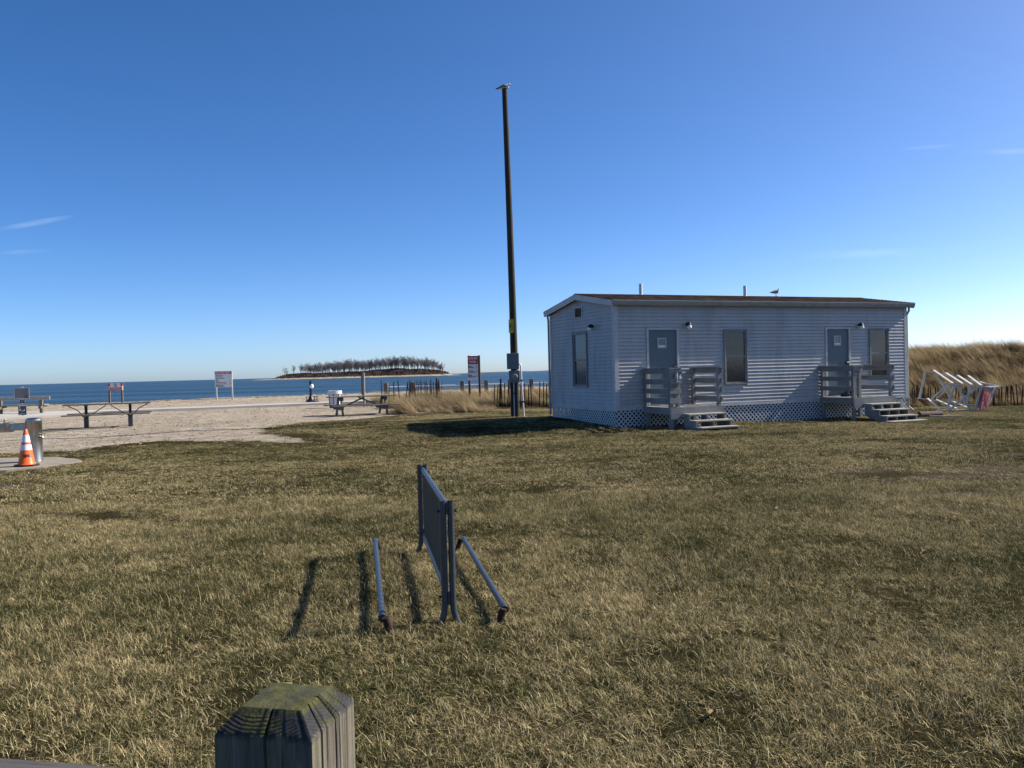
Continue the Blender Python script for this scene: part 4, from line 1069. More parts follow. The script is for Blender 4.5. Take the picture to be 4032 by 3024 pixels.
mb.prism([(.02, .235), (.08, .235), (.085, .275), (.115, .285), (.12, .27), (.10, .25), (.10, .19), (.085, .19), (.08, .21), (.03, .21), (.02, .19), (.005, .19)], 'y', -.053, -.0505)
mb.prism([(-.01, .165), (.03, .165), (.02, .19), (.0, .19)], 'y', -.053, -.0505)
mb.box(-.11, -.03, -.053, -.0505, .09, .10); mb.box(.0, .09, -.053, -.0505, .09, .10); mb.box(-.11, .0, -.053, -.0505, .06, .07); mb.build('white_figures', 'letterwhite', dg)
mb = MB(); mb.prism([(-.115, .35), (-.085, .35), (.055, .255), (.05, .225), (.03, .225), (-.11, .315)], 'y', -.0555, -.0535); mb.build('red_figure', 'signred', dg)

# metal frame picnic table
tz_ = G(-12.5, 26.3)
mt = thing('pedestal_picnic_table', 'steel-framed picnic table with thin plank top standing on the sand', 'picnic table', (-12.55, 26.25, tz_ - .03), R(21))
for i in range(5):
    mb = MB(); y = -.36 + i * .148; mb.box(-1.22, 1.22, y, y + .14, .735, .775); mb.build('top_plank', 'tablewood', mt, bevel=.004)
for sy in (-1, 1):
    for j in (0, 1):
        mb = MB(); y = sy * (.70 + .13 * (j - .5)); mb.box(-1.22, 1.22, y - .06, y + .06, .43, .465); mb.build('seat_plank', 'tablewood', mt, bevel=.004)
for x in (-.62, .62):
    mb = MB(); mb.box(x - .065, x + .065, -.065, .065, -.1, .36); mb.build('leg', 'rackpaint', mt, bevel=.006)
    mb = MB(); mb.box(x - .04, x + .04, -.04, .04, .36, .735); mb.build('leg_sleeve', 'black', mt)
    mb = MB(); mb.bar((x, -.78, .41), (x, .78, .41), .05, .035); mb.build('cross_arm', 'black', mt)
    mb = MB(); mb.bar((x, -.34, .715), (x, .34, .715), .05, .03); mb.build('cross_arm', 'black', mt)
    sg = 1 if x > 0 else -1
    mb = MB(); mb.bar((x - sg * .03, 0, .36), (x - sg * .56, 0, .715), .03, .025); mb.build('brace', 'black', mt)
    mb = MB(); mb.tube([(x + sg * .03, 0, .34), (x + sg * .10, 0, .43), (x + sg * .26, 0, .60), (x + sg * .50, 0, .72)], .014, 8); mb.build('brace', 'black', mt)

# wooden picnic table
wz = G(-5.4, 30.6)
wt = thing('wooden_picnic_table', 'weathered wooden picnic table with crossed braces beside the dune grass', 'picnic table', (-5.45, 30.55, wz - .06), R(24))
for i in range(5):
    mb = MB(); y = -.37 + i * .15; mb.box(-1.2, 1.2, y, y + .142, .725, .763); mb.build('top_plank', 'tablewood', wt, bevel=.004)
for sy in (-1, 1):
    for j in (0, 1):
        mb = MB(); y = sy * .69 + (j - .5) * .15; mb.box(-1.2, 1.2, y - .071, y + .071, .415, .453); mb.build('seat_plank', 'tablewood', wt, bevel=.004)
for x in (-.80, .80):
    for sy in (-1, 1):
        mb = MB(); mb.bar((x, sy * .62, -.08), (x, sy * .20, .70), .045, .13, (0, 1, 0)); mb.build('leg', 'tablewood', wt)
    mb = MB(); mb.box(x - .068, x - .026, -.78, .78, .28, .415); mb.build('seat_bearer', 'tablewood', wt)
    mb = MB(); mb.box(x + .026, x + .068, -.36, .36, .60, .725); mb.build('top_bearer', 'tablewood', wt)
    sg = 1 if x > 0 else -1
    mb = MB(); mb.bar((x - sg * .05, .02 * sg, .35), (-sg * .10, .02 * sg, .71), .045, .10, (0, 1, 0)); mb.build('brace', 'tablewood', wt)

# litter bin
lb_ = thing('litter_bin', 'open steel-strap litter bin lined with a clear plastic bag', 'litter bin', (-7.95, 37.9, G(-7.95, 37.9) - .02))
for zz, r_ in ((.03, .24), (.10, .245), (.72, .29)):
    mb = MB(); mb.lathe([(r_, zz - .02), (r_ + .006, zz - .02), (r_ + .006, zz + .02), (r_, zz + .02)], (0, 0, 0), 28); mb.build('hoop', 'black', lb_)
for k in range(7):
    a = 2 * PI * (k + .2) / 7; mb = MB(); c, s_ = math.cos(a), math.sin(a); mb.bar((c * .247, s_ * .247, 0), (c * .297, s_ * .297, .74), .05, .008, (c, s_, 0)); mb.build('strap', 'greybox' if k % 2 else 'black', lb_)
mb = MB(); prof = []
for i in range(12):
    t = i / 11; prof.append((.225 + .055 * t + .006 * math.sin(7 * t), .06 + .72 * t))
o0 = 0
for (r_, zz) in prof + [(.306, .80), (.312, .76), (.308, .64)]:
    for k in range(30): a = 2 * PI * k / 30; rr_ = r_ * (1 + .035 * mnoise.noise(Vector((math.cos(a) * 2.5, math.sin(a) * 2.5, zz * 4)))); dz = .05 * mnoise.noise(Vector((math.cos(a) * 1.5, math.sin(a) * 1.5, 5))) if zz < .70 and r_ > .3 else 0; mb.v.append((rr_ * math.cos(a), rr_ * math.sin(a), zz + dz))
for i in range(len(prof) + 2):
    for k in range(30): a = i * 30 + k; b = i * 30 + (k + 1) % 30; mb.f.append((a, b, b + 30, a + 30)); mb.mi.append(0)
mb.f.append(tuple(range(29, -1, -1))); mb.mi.append(0); mb.build('bag', 'bag', lb_, True)

# black pedestal with a globe painted pale for its sun highlight
bl = thing('pedestal_post', 'short black iron post on stepped base with a globe coloured as a sun glint', 'post lamp', (-10.6, 44.5, G(-10.6, 44.5) + .02))
mb = MB(); mb.box(-.40, .40, -.4, .4, -.05, .09); mb.build('plinth', 'black', bl, bevel=.01)
mb = MB(); mb.lathe([(.30, .09), (.20, .16), (.13, .25), (.095, .36), (.075, .40)], (0, 0, 0), 20); mb.build('flared_base', 'black', bl, True)
mb = MB(); mb.lathe([(.068, .38), (.062, .95), (.06, 1.02), (.095, 1.03), (.095, 1.06), (.06, 1.07), (.06, 1.20), (.05, 1.21)], (0, 0, 0), 16); mb.build('shaft', 'black', bl, True)
mb = MB(); mb.tube([(.06, -.06, .80), (.075, -.09, .83), (.085, -.10, .89), (.085, -.10, .94), (.075, -.09, .985), (.06, -.07, 1.0)], [.03, .085, .105, .10, .07, .02], 16); mb.build('globe', 'globe', bl, True)
mb = MB(); mb.lathe([(.07, .78), (.09, .81), (.05, .815)], (.075, -.085, 0), 14); mb.build('globe_seat', 'black', bl, True)
for z_ in (.17, .345):
    mb = MB(); mb.bar((-.33, .22, z_), (.33, .22, z_), .03, .03); mb.build('rail', 'black', bl)
for x in (-.27, -.14, .14, .27):
    mb = MB(); mb.bar((x, .22, .08), (x, .22, .36), .035, .03, (0, 1, 0)); mb.build('baluster', 'black', bl)

# pale round-topped post beside the grass
wp = thing('round_topped_post', 'pale round-topped timber post with a shorter dark board strapped to its side', 'post', (-6.45, 36.8, G(-6.45, 36.8)))
mb = MB(); P_ = [(.04, -.2), (.04, 1.44)] + [(.04 * math.cos(a), 1.44 + .06 * math.sin(a)) for a in np.linspace(.2, PI - .2, 7)] + [(-.04, 1.44), (-.04, -.2)]
mb.prism(P_, 'y', -.05, .05); mb.build('post', wood('pale_post_wood', (.30, .27, .22), (.46, .42, .36), 'z', .6), wp)
mb = MB(); mb.prism([(-.10, .55), (-.042, .45), (-.042, 1.42), (-.085, 1.40), (-.10, 1.34)], 'y', -.045, .045); mb.build('side_board', 'postwood', wp)

# ------------------------------------------------------------------ beach signs
def bars(mb, x0, x1, z, h, y, lo=.03, hi=.09):
    x = x0
    while x < x1 - .01: w_ = min(random.uniform(lo, hi), x1 - x); mb.box(x, x + w_, y - .003, y, z - h / 2, z + h / 2); x += w_ + .016
s1 = thing('beach_rules_sign', 'white beach rules board headed in red on two pale posts', 'sign', (-19.3, 56.6, G(-19.3, 56.6)), R(4))
for x in (-.50, .54):
    mb = MB(); mb.box(x - .045, x + .045, .0, .09, -.2, 1.9); mb.build('post', 'trim', s1)
mb = MB(); mb.box(-.56, .56, -.02, -.001, .86, 1.93); pn = mb.build('panel', 'signwhite', s1)
mb = MB(); mb.box(-.55, .55, -.024, -.0205, 1.745, 1.92); mb.build('header', 'signred', pn)
text_on('FOR YOUR SAFETY', .15, 0, 1.832, -.0245, 'letterwhite', pn, width=1.0, height=.115, bold=.004)
mb = MB()
for z_, e in ((1.66, -.02), (1.555, -.05), (1.46, .10), (1.375, -.38), (1.28, -.28), (1.185, .22), (1.08, .22), (.975, .0), (.915, .07)): bars(mb, -.48, e, z_, .042, -.0205)
mb.build('text_lines', 'signblack', pn)
mb = MB(); mb.box(-.01, .17, -.0235, -.0205, 1.52, 1.59); mb.build('blank_patch', 'letterwhite', pn)
mb = MB()
for z_ in (1.66, 1.31, .965): disc(mb, .44, z_, .042, -.0235, -.0205, 18, .009); mb.bar((.415, -.022, z_ + .025), (.465, -.022, z_ - .025), .003, .009, (0, 1, 0))
mb.build('prohibition_marks', 'signred', pn)
mb = MB(); mb.box(.36, .42, -.0235, -.0205, 1.545, 1.57); mb.prism([(.43, 1.17), (.45, 1.165), (.455, 1.22), (.44, 1.235)], 'y', -.0235, -.0205); disc(mb, .42, 1.085, .022, -.0235, -.0205); disc(mb, .47, 1.085, .024, -.0235, -.0205); mb.build('symbols', 'signblack', pn)

s2 = thing('lifeguard_notice_sign', 'small white and red notice with circled swimmer between two capped posts', 'sign', (-25.4, 54.2, G(-25.4, 54.2)), R(5))
for x in (-.39, .39):
    mb = MB(); mb.box(x - .05, x + .05, -.05, .05, -.2, 1.30); p_ = mb.build('post', 'postwood', s2)
    mb = MB(); mb.box(x - .054, x + .054, -.054, .054, 1.12, 1.31); mb.build('red_cap', 'signred', p_)
    mb = MB(); mb.box(x - .053, x + .053, -.053, .053, .86, 1.118); mb.build('white_band', 'letter', p_)
    mb = MB(); mb.box(x - .056, x + .056, -.056, .056, .95, .985); mb.build('stripe', 'signred', p_)
mb = MB(); mb.box(-.335, .335, -.03, -.01, .82, 1.30); pn = mb.build('panel', 'signwhite', s2)
mb = MB(); mb.box(-.33, .33, -.034, -.0305, .83, 1.03); mb.build('red_field', 'signred', pn)
text_on('NO LIFEGUARDS', .1, 0, .975, -.0345, 'letterwhite', pn, width=.58, height=.062, bold=.003)
text_on('SWIM AT YOUR OWN RISK', .06, 0, .875, -.0345, 'letterwhite', pn, width=.58, height=.042, bold=.002)
mb = MB(); disc(mb, 0, 1.165, .125, -.034, -.0305, 26, .022); mb.bar((-.08, -.0325, 1.245), (.08, -.0325, 1.085), .003, .02, (0, 1, 0)); mb.build('prohibition_mark', 'signred', pn)
mb = MB(); disc(mb, .0, 1.225, .02, -.0365, -.0345); mb.prism([(-.035, 1.20), (.03, 1.20), (.045, 1.15), (.02, 1.13), (.018, 1.08), (-.01, 1.08), (-.015, 1.13), (-.045, 1.15)], 'y', -.0365, -.0345); mb.build('figure', 'signblack', pn)

s3 = thing('flag_warning_sign', 'tall narrow red and white sign of coloured flag meanings between brown posts', 'sign', (-1.61, 36.0, G(-1.61, 36)), R(-6))
g3 = 2.33 - G(-1.61, 36)
for x in (-.20, .235):
    mb = MB(); mb.box(x - .045, x + .045, -.04, .05, -.2, g3 + .02); mb.build('post', wood('brown_sign_post', (.07, .04, .025), (.19, .12, .08), 'z', .6), s3, bevel=.008)
mb = MB(); mb.box(-.245, .19, -.062, -.042, g3 - 1.05, g3); pn = mb.build('panel', 'signwhite', s3)
mb = MB(); mb.box(-.243, .188, -.066, -.0625, g3 - .35, g3 - .002); mb.build('header', 'signred', pn)
text_on('FOR YOUR SAFETY', .1, -.03, g3 - .11, -.0665, 'letterwhite', pn, width=.39, height=.095, bold=.003)
text_on('FLAGS MEAN:', .1, -.03, g3 - .245, -.0665, 'letterwhite', pn, width=.30, height=.09, bold=.003)
for zc, k_, e1, e2 in ((g3 - .465, 'signgreen', -.06, .0), (g3 - .665, 'signyellow', -.02, .07), (g3 - .855, 'signred', -.07, .07)):
    mb = MB(); mb.box(-.23, -.165, -.066, -.0625, zc - .06, zc + .065); mb.build('flag', k_, pn)
    mb = MB(); bars(mb, -.145, e1, zc + .022, .035, -.0625); bars(mb, -.145, e2, zc - .03, .035, -.0625); mb.build('text_lines', 'signblack', pn)
mb = MB()
for zc in (g3 - .665, g3 - .855): disc(mb, .135, zc, .045, -.066, -.0625, 20, .008); mb.bar((.108, -.0645, zc + .028), (.162, -.0645, zc - .028), .003, .009, (0, 1, 0))
mb.build('prohibition_marks', 'signred', pn)
mb = MB(); mb.prism([(.12, g3 - .52), (.135, g3 - .52), (.145, g3 - .44), (.135, g3 - .41), (.12, g3 - .42)], 'y', -.066, -.0625); mb.build('figure', 'signblack', pn)

# ------------------------------------------------------------------ guard rail by the walkway, sand fences
gl_ = thing('beach_guard_rail', 'row of stout grey timber posts joined by a white pipe rail', 'guard rail', (-2.5, 48.0, 0))
gxs = [-7.15, -5.65, -4.2, -2.82, -1.46, -.1, 1.1, 2.28, 3.6, 5.0]
for i, x in enumerate(gxs):
    xl = x + 2.5; zt = 1.17 + .004 * i
    mb = MB(); zb = G(x, 48) - .3; mb.box(xl - .115, xl + .115, -.115, .115, zb, zt); mb.build('post', 'postwood', gl_, bevel=.02)
    if i < len(gxs) - 1:
        mb = MB(); x2 = gxs[i + 1] + 2.5; mb.tube([(xl + .112, 0, .93 + .004 * i), (x2 - .112, 0, .935 + .004 * i)], .034, 10); mb.build('pipe_rail', 'railwhite', gl_, True)

mb = MB(); mb.box(-.019, .019, -.005, .005, -.15, 1.0)
slat0 = mb.build('slat', 'slat'); slat0_mesh = slat0.data; bpy.data.objects.remove(slat0)
def fence(label, path, spacing, hgt, posts, miss=.06, tilt=.05):
    x0_, y0_ = path[0]; f_ = thing('sand_fence', label, 'fence', (x0_, y0_, G(x0_, y0_)), 0, 'slatted sand fences in the dune grass')
    P = [Vector(p) for p in path]; segl = [(P[i + 1] - P[i]).length for i in range(len(P) - 1)]; tot = sum(segl)
    def at(s):
        for i, l_ in enumerate(segl):
            if s <= l_ or i == len(segl) - 1: return P[i].lerp(P[i + 1], s / l_), (P[i + 1] - P[i])
            s -= l_
    s = 0.0; wire = []
    while s < tot:
        p, d = at(s); z = G(p.x, p.y)
        wire.append((p.x - x0_, p.y - y0_, z + hgt * .6 - G(x0_, y0_)))
        if random.random() > miss:
            o = bpy.data.objects.new('slat', slat0_mesh); COL.objects.link(o); o.parent = f_
            o.location = (p.x - x0_, p.y - y0_, z - G(x0_, y0_)); o.rotation_euler = (random.gauss(0, tilt), random.gauss(0, tilt), math.atan2(d.y, d.x) + random.gauss(0, .2)); o.scale = (1, 1, hgt * random.uniform(.82, 1.06))
        s += spacing * random.uniform(.8, 1.25)
    for s_ in posts:
        p, d = at(s_ * tot); mb = MB(); z = G(p.x, p.y) - G(x0_, y0_); mb.tube([(p.x - x0_, p.y - y0_ + .04, z - .2), (p.x - x0_ + .02, p.y - y0_ + .04, z + hgt * 1.06)], .035, 8); mb.build('fence_post', 'slat', f_, True)
    for dz in (0, -.25):
        if len(wire) > 1: mb = MB(); mb.tube([(a, b, c + dz) for a, b, c in wire], .004, 4); mb.build('wire', 'black', f_)
fence('leaning slat fence running back through the grass to the guard rail posts', [(-2.9, 34.6), (-3.6, 37.5), (-4.9, 42.5), (-5.6, 45.5)], .2, 1.02, (.12,))
fence('few broken slats standing in grass beside the round-topped post', [(-5.6, 36.4), (-4.2, 36.9)], .24, 1.08, (), .25, .09)
fence('slat fence across the dune grass behind the utility pole', [(-.72, 33.2), (.55, 32.3), (3.0, 31.8), (7, 32.3)], .125, 1.0, (.04, .55))
fence('dark slat fence at the foot of the high dune behind the toppled chair', [(12.6, 30.3), (14.4, 30.1), (15.8, 29.8), (17.2, 29.2), (20, 28.6)], .105, .72, (.24, .56, .8), .1, .07)

# ------------------------------------------------------------------ toppled lifeguard chair
ch = thing('lifeguard_chair', 'white timber lifeguard chair toppled on its side with a red lettered board', 'lifeguard chair', (14.4, 27.4, 0))
def B(p, q_, w=.085, h=.038, nm='frame_bar', mt_='whitewood', upv=(0, 0, 1)):
    o0 = Vector((14.4, 27.4, 0)); mb = MB(); mb.bar(Vector(p) - o0, Vector(q_) - o0, w, h, upv); return mb.build(nm, mt_, ch)
nt0, nt1 = (13.75, 27.0, .87), (15.2, 27.0, .74); ft0, ft1 = (13.80, 28.3, 1.30), (15.5, 28.2, .92); fb0, fb1 = (13.62, 28.4, .38), (15.5, 28.3, .10); nb0, nb1 = (13.58, 27.05, .03), (14.95, 27.0, .03)
for a, b in ((nt0, nt1), (ft0, ft1), (fb0, fb1), (nb0, nb1)): B(a, b, .10, .035, 'leg')
for a, b in (((14.12, 28.3, 1.27), (14.06, 26.98, .87)), ((14.53, 28.3, 1.17), (14.38, 26.98, .85)), ((14.92, 28.3, 1.08), (14.67, 26.98, .81)), ((15.22, 28.2, 1.06), (14.97, 26.98, .78))): B((a[0], a[1], a[2] + .035), (b[0], b[1], b[2] + .02), .065, .03, 'rung')
for a, b in (((13.95, 28.4, .36), (13.66, 27.0, .06)), ((14.25, 28.4, .31), (14.2, 27.05, .08)), ((14.8, 28.4, .24), (14.6, 27.05, .08))): B(a, b, .065, .03, 'rung')
for a, b in ((ft0, fb0), ((14.05, 26.98, .82), (13.80, 26.98, .0)), ((14.92, 26.97, .74), (14.70, 26.97, .0)), ((15.3, 28.25, .95), (15.15, 28.3, .15))): B((a[0] + .05, a[1], a[2]), (b[0] + .05, b[1], b[2]), .07, .03, 'strut', upv=(0, 1, 0))
for a, b in (((14.20, 26.955, .80), (14.58, 26.955, .02)), ((14.86, 26.93, .78), (13.88, 26.93, .02)), ((13.9, 27.7, .37), (14.0, 27.0, .80)), ((14.2, 28.33, 1.2), (14.75, 28.35, .25)), ((14.05, 28.36, .35), (14.9, 28.30, 1.05))): B(a, b, .06, .025, 'brace', upv=(0, 1, 0))
o0 = Vector((14.4, 27.4, 0))
# seat box at the right-hand end: grey boards
for i in range(5):
    t = i / 4; a = Vector((15.05 + .70 * t, 27.05 + .5 * t, .72)); b = Vector((14.80 + .42 * t, 27.05 + .2 * t, .02)); B(a, b, .15, .025, 'seat_board', 'postwood' if i == 0 else wood('seat_board_grey_%d' % i, (.30, .29, .26), (.46, .44, .40), 'z', .6), (0.35, -.9, 0))
B((15.2, 28.0, .93), (15.98, 27.55, .73), .10, .035, 'arm_rest'); B((15.05, 27.0, .75), (15.75, 27.45, .745), .09, .035, 'arm_rest')
B((15.55, 28.1, .88), (15.75, 27.9, .80), .12, .03, 'arm_rest')
# red board: lettering runs along its length
c0, c1, c2, c3 = Vector((15.00, 26.90, .70)), Vector((15.36, 27.06, .53)), Vector((15.10, 26.93, -.02)), Vector((14.80, 26.82, .0))
exv = (c0 - c3); eyv = -(c2 - c3) ; nv = exv.cross(c2 - c3).normalized()
if nv.y > 0: nv = -nv
mb = MB(); q_ = [p - o0 for p in (c0, c1, c2, c3)]; mb.add([p + nv * .012 for p in q_] + [p - nv * .012 for p in q_], [(0, 1, 2, 3), (7, 6, 5, 4), (0, 4, 5, 1), (1, 5, 6, 2), (2, 6, 7, 3), (3, 7, 4, 0)])
rb = mb.build('red_board', paint('faded_red_board', (.36, .045, .04), .3, .8, 9, dirt=(.24, .16, .13)), ch)
for li, (tx, t_) in enumerate((('SWIM ONLY', .20), ('LIFEGUARD IN', .50), ('CHAIR AREA', .80))):
    v, f = text_mb(tx, .1, bold=.004); xs_ = [p[0] for p in v]; ys_ = [p[1] for p in v]; w_ = max(xs_) - min(xs_); h_ = max(ys_) - min(ys_); mb = MB()
    for x, y, z in v:
        s_ = .06 + .86 * (x - min(xs_)) / w_; tt = t_ - ((y - min(ys_)) / h_ - .5) * .2
        a = c3.lerp(c0, s_); b = c2.lerp(c1, s_); mb.v.append(tuple(a.lerp(b, tt) - o0 + nv * (.0135 + z)))
    mb.f = f; mb.mi = [0] * len(f); mb.build('lettering', paint('faded_letter_%d' % li, (.55, .48, .44), .15, .8, 12), rb)
# log and plank by the steps
o = MB().tube([(0, 0, .09), (.25, .10, .09), (.8, .35, .085)], [.09, .092, .085], 16).build('log', paint('brown_log', (.10, .06, .045), .4, .9, 14, bump=.6), smooth=True); o.location = (11.65, 24.25, G(11.65, 24.25) - .01); tag(o, 'short brown log lying beside the porch steps', 'log')
o = MB().box(-.45, .45, -.05, .05, 0, .035).build('plank', 'tread'); o.location = (12.35, 24.05, G(12.3, 24) + .012); o.rotation_euler = (0, 0, R(-12)); tag(o, 'short pale plank lying on grass near the log', 'plank')
# dead leaves
mb = MB(); mb.add([(0, 0, .004), (.03, .018, .014), (.06, .014, .022), (.09, 0, .010), (.06, -.02, .012), (.03, -.016, .02), (.045, 0, .002)], [(0, 1, 6), (1, 2, 6), (2, 3, 6), (3, 4, 6), (4, 5, 6), (5, 0, 6)])
lf = mb.build('dead_leaf', 'deadleaf')
LV = [(.85, 3.77), (1.96, 4.78), (-2.2, 7.4), (2.9, 9.3), (-.35, 9.8), (3.4, 7.0)]
for i, (x, y) in enumerate(LV):
    o = lf if i == 0 else lf.copy()
    if i: COL.objects.link(o)
    o.location = (x, y, G(x, y) + .035); o.rotation_euler = (random.uniform(-.4, .4), random.uniform(-.4, .4), random.uniform(0, 6)); tag(o, 'curled brown dead leaf lying in the lawn', 'leaf', 'dead leaves on the lawn')

# ------------------------------------------------------------------ grass
def blade_mesh(name, blades, mat_, nseg):
    """blades: list of (x,y,z, heading, lean, length, width, curl, rnd1, rnd2)"""
    V = []; F = []; C = []
    for (x, y, z, hd, lean, ln, wd, curl, a, b) in blades:
        o = len(V); dx, dy = math.cos(hd), math.sin(hd); tw = hd + PI / 2 + random.uniform(-.7, .7); wx, wy = math.cos(tw) * wd / 2, math.sin(tw) * wd / 2
        px_, pz_ = 0.0, 0.0; an = lean
        for k in range(nseg + 1):
            t = k / nseg; f = 1 - .85 * t ** 1.5
            cx_, cy_, cz_ = x + dx * px_, y + dy * px_, z + pz_
            if k < nseg: V += [(cx_ - wx * f, cy_ - wy * f, cz_), (cx_ + wx * f, cy_ + wy * f, cz_)]; C += [(a, b, t, 1)] * 2
            else: V.append((cx_, cy_, cz_)); C.append((a, b, t, 1))
            px_ += math.sin(an) * ln / nseg; pz_ += math.cos(an) * ln / nseg; an += curl / nseg
        for k in range(nseg - 1): i = o + 2 * k; F.append((i, i + 1, i + 3, i + 2))
        i = o + 2 * (nseg - 1); F.append((i, i + 1, i + 2))
    me = bpy.data.meshes.new(name); me.from_pydata(V, [], F); me.materials.append(MAT[mat_])
    ca = me.color_attributes.new('rnd', 'FLOAT_COLOR', 'POINT'); ca.data.foreach_set('color', np.array(C, np.float32).ravel())
    return me
def scatter(name, label, protos_, pts, rots, scls, var, ground_mat):
    pc = bpy.data.collections.new(name + '_pieces')
    for i, me_ in enumerate(protos_):
        o = bpy.data.objects.new('%s_piece_%d' % (name, i), me_); pc.objects.link(o)
    me_ = bpy.data.meshes.new(name); me_.from_pydata([tuple(p) for p in pts], [], [])
    a = me_.attributes.new('rot', 'FLOAT_VECTOR', 'POINT'); a.data.foreach_set('vector', np.asarray(rots, np.float32).ravel())
    a = me_.attributes.new('scl', 'FLOAT_VECTOR', 'POINT'); a.data.foreach_set('vector', np.asarray(scls, np.float32).ravel())
    a = me_.attributes.new('var', 'INT', 'POINT'); a.data.foreach_set('value', np.asarray(var, np.int32))
    me_.materials.append(MAT[ground_mat])
    ob = bpy.data.objects.new(name, me_); COL.objects.link(ob)
    ng = bpy.data.node_groups.new(name, 'GeometryNodeTree')
    ng.interface.new_socket('Geometry', in_out='INPUT', socket_type='NodeSocketGeometry'); ng.interface.new_socket('Geometry', in_out='OUTPUT', socket_type='NodeSocketGeometry')
    N = ng.nodes; Lk = ng.links; gi = N.new('NodeGroupInput'); go = N.new('NodeGroupOutput'); ip = N.new('GeometryNodeInstanceOnPoints'); ci = N.new('GeometryNodeCollectionInfo')
    ci.inputs['Collection'].default_value = pc; ci.inputs['Separate Children'].default_value = True; ci.inputs['Reset Children'].default_value = True
    def na(nm, ty):
        q = N.new('GeometryNodeInputNamedAttribute'); q.data_type = ty; q.inputs['Name'].default_value = nm; return q.outputs['Attribute']
    ip.inputs['Pick Instance'].default_value = True
    Lk.new(gi.outputs[0], ip.inputs['Points']); Lk.new(ci.outputs[0], ip.inputs['Instance']); Lk.new(na('var', 'INT'), ip.inputs['Instance Index'])
    Lk.new(na('rot', 'FLOAT_VECTOR'), ip.inputs['Rotation']); Lk.new(na('scl', 'FLOAT_VECTOR'), ip.inputs['Scale']); Lk.new(ip.outputs[0], go.inputs[0])
    md = ob.modifiers.new('scatter', 'NODES'); md.node_group = ng
    return tag(ob, label, kind='stuff')

def lawn_patch(nm, nb, half, w0, w1, l0, l1):
    bl_ = []
    # matted tufts: blades of one tuft are combed the same way and share a tone
    cl_ = [(random.uniform(-half, half), random.uniform(-half, half), random.uniform(0, 2 * PI), random.uniform(.45, 1.25), random.gauss(0, .16), random.uniform(.75, 1.3)) for _ in range(nb // 16)]
    for i in range(nb):
        if random.random() < .78:
            cx_, cy_, h_, ln_, tn_, sz = random.choice(cl_); x, y = random.gauss(cx_, .024), random.gauss(cy_, .024)
            hd, lean = h_ + random.gauss(0, .65), random.gauss(ln_, .28)
        else:
            x, y = random.uniform(-half, half), random.uniform(-half, half); hd, lean, tn_, sz = random.uniform(0, 2 * PI), random.uniform(.4, 1.5), 0, 1
        lean = min(max(lean, .1), 1.5); z = random.uniform(.002, .02) if lean > 1.0 else 0
        bl_.append((x, y, z, hd, lean, random.uniform(l0, l1) * sz * (1.5 if random.random() < .05 else 1), random.uniform(w0, w1), random.uniform(.1, .9), min(1, max(0, random.random() + tn_)), random.random() ** 1.25))
    return blade_mesh(nm, bl_, 'blade', 3)
near_p = [lawn_patch('lawn_turf_%d' % i, 1500, .27, .0016, .003, .022, .066) for i in range(5)]
far_p = [lawn_patch('lawn_turf_far_%d' % i, 1000, .38, .003, .0056, .02, .046) for i in range(4)]
LP, LR, LS, LVv = [], [], [], []
def in_cabin(x, y, mg=.0):
    dx, dy = x - CO[0], y - CO[1]; u = dx * math.cos(YAW) + dy * math.sin(YAW); v = -dx * math.sin(YAW) + dy * math.cos(YAW)
    return (-mg < u < L + mg) and (.03 - mg < v < W + mg)
def lawn_grid(y0, y1, st, proto_off, nv, base):
    y = y0
    while y < y1:
        hwid = max(4, .66 * y + 3.0); x = -hwid
        while x < hwid:
            px_, py_ = x + random.uniform(-.5, .5) * st, y + random.uniform(-.5, .5) * st; x += st
            if in_cabin(px_, py_, .12): continue
            if math.hypot((px_ + 10.65) / 1.8, (py_ - 16.75) / 1.6) < 1.04 + .08 * mnoise.noise(Vector((px_ * 3, py_ * 3, 0))): continue
            sd = float(poly_sd(np.array([px_]), np.array([py_]), SANDP)[0]) + .55 * mnoise.noise(Vector((px_ * 1.1, py_ * 1.1, 2))) + .3 * mnoise.noise(Vector((px_ * 3.3, py_ * 3.3, 5)))
            if sd < .18: 
                if random.random() > (.10 if sd > -.7 else .025) or sd < -1.8: continue
            if sd < .75 and random.random() < .35: continue
            bf = float(bare_f(np.array([px_]), np.array([py_]))[0])
            if random.random() < bf * .8: continue
            nn = mnoise.noise(Vector((px_ * .55, py_ * .55, 0))) + .6 * mnoise.noise(Vector((px_ * 1.9, py_ * 1.9, 4)))
            hs = base * (1.0 + .45 * nn) * (1 - .35 * ss(13.0, 15.5, py_) * (1 - ss(-1, 4, px_)))
            if nn < -.38 and random.random() < .45: continue
            s_ = random.uniform(.9, 1.1)
            LP.append((px_, py_, G(px_, py_) - .002)); LR.append((0, 0, random.uniform(0, 6.28))); LS.append((s_, s_, max(.35, float(hs)) * random.uniform(.85, 1.15))); LVv.append(proto_off + random.randrange(nv))
        y += st
lawn_grid(1.2, 11.0, .30, 0, 5, 1.0)
lawn_grid(11.0, 33.0, .40, 5, 4, .95)
scatter('lawn_grass', 'short winter lawn of mixed straw and dull green blades', near_p + far_p, LP, LR, LS, LVv, 'blade')

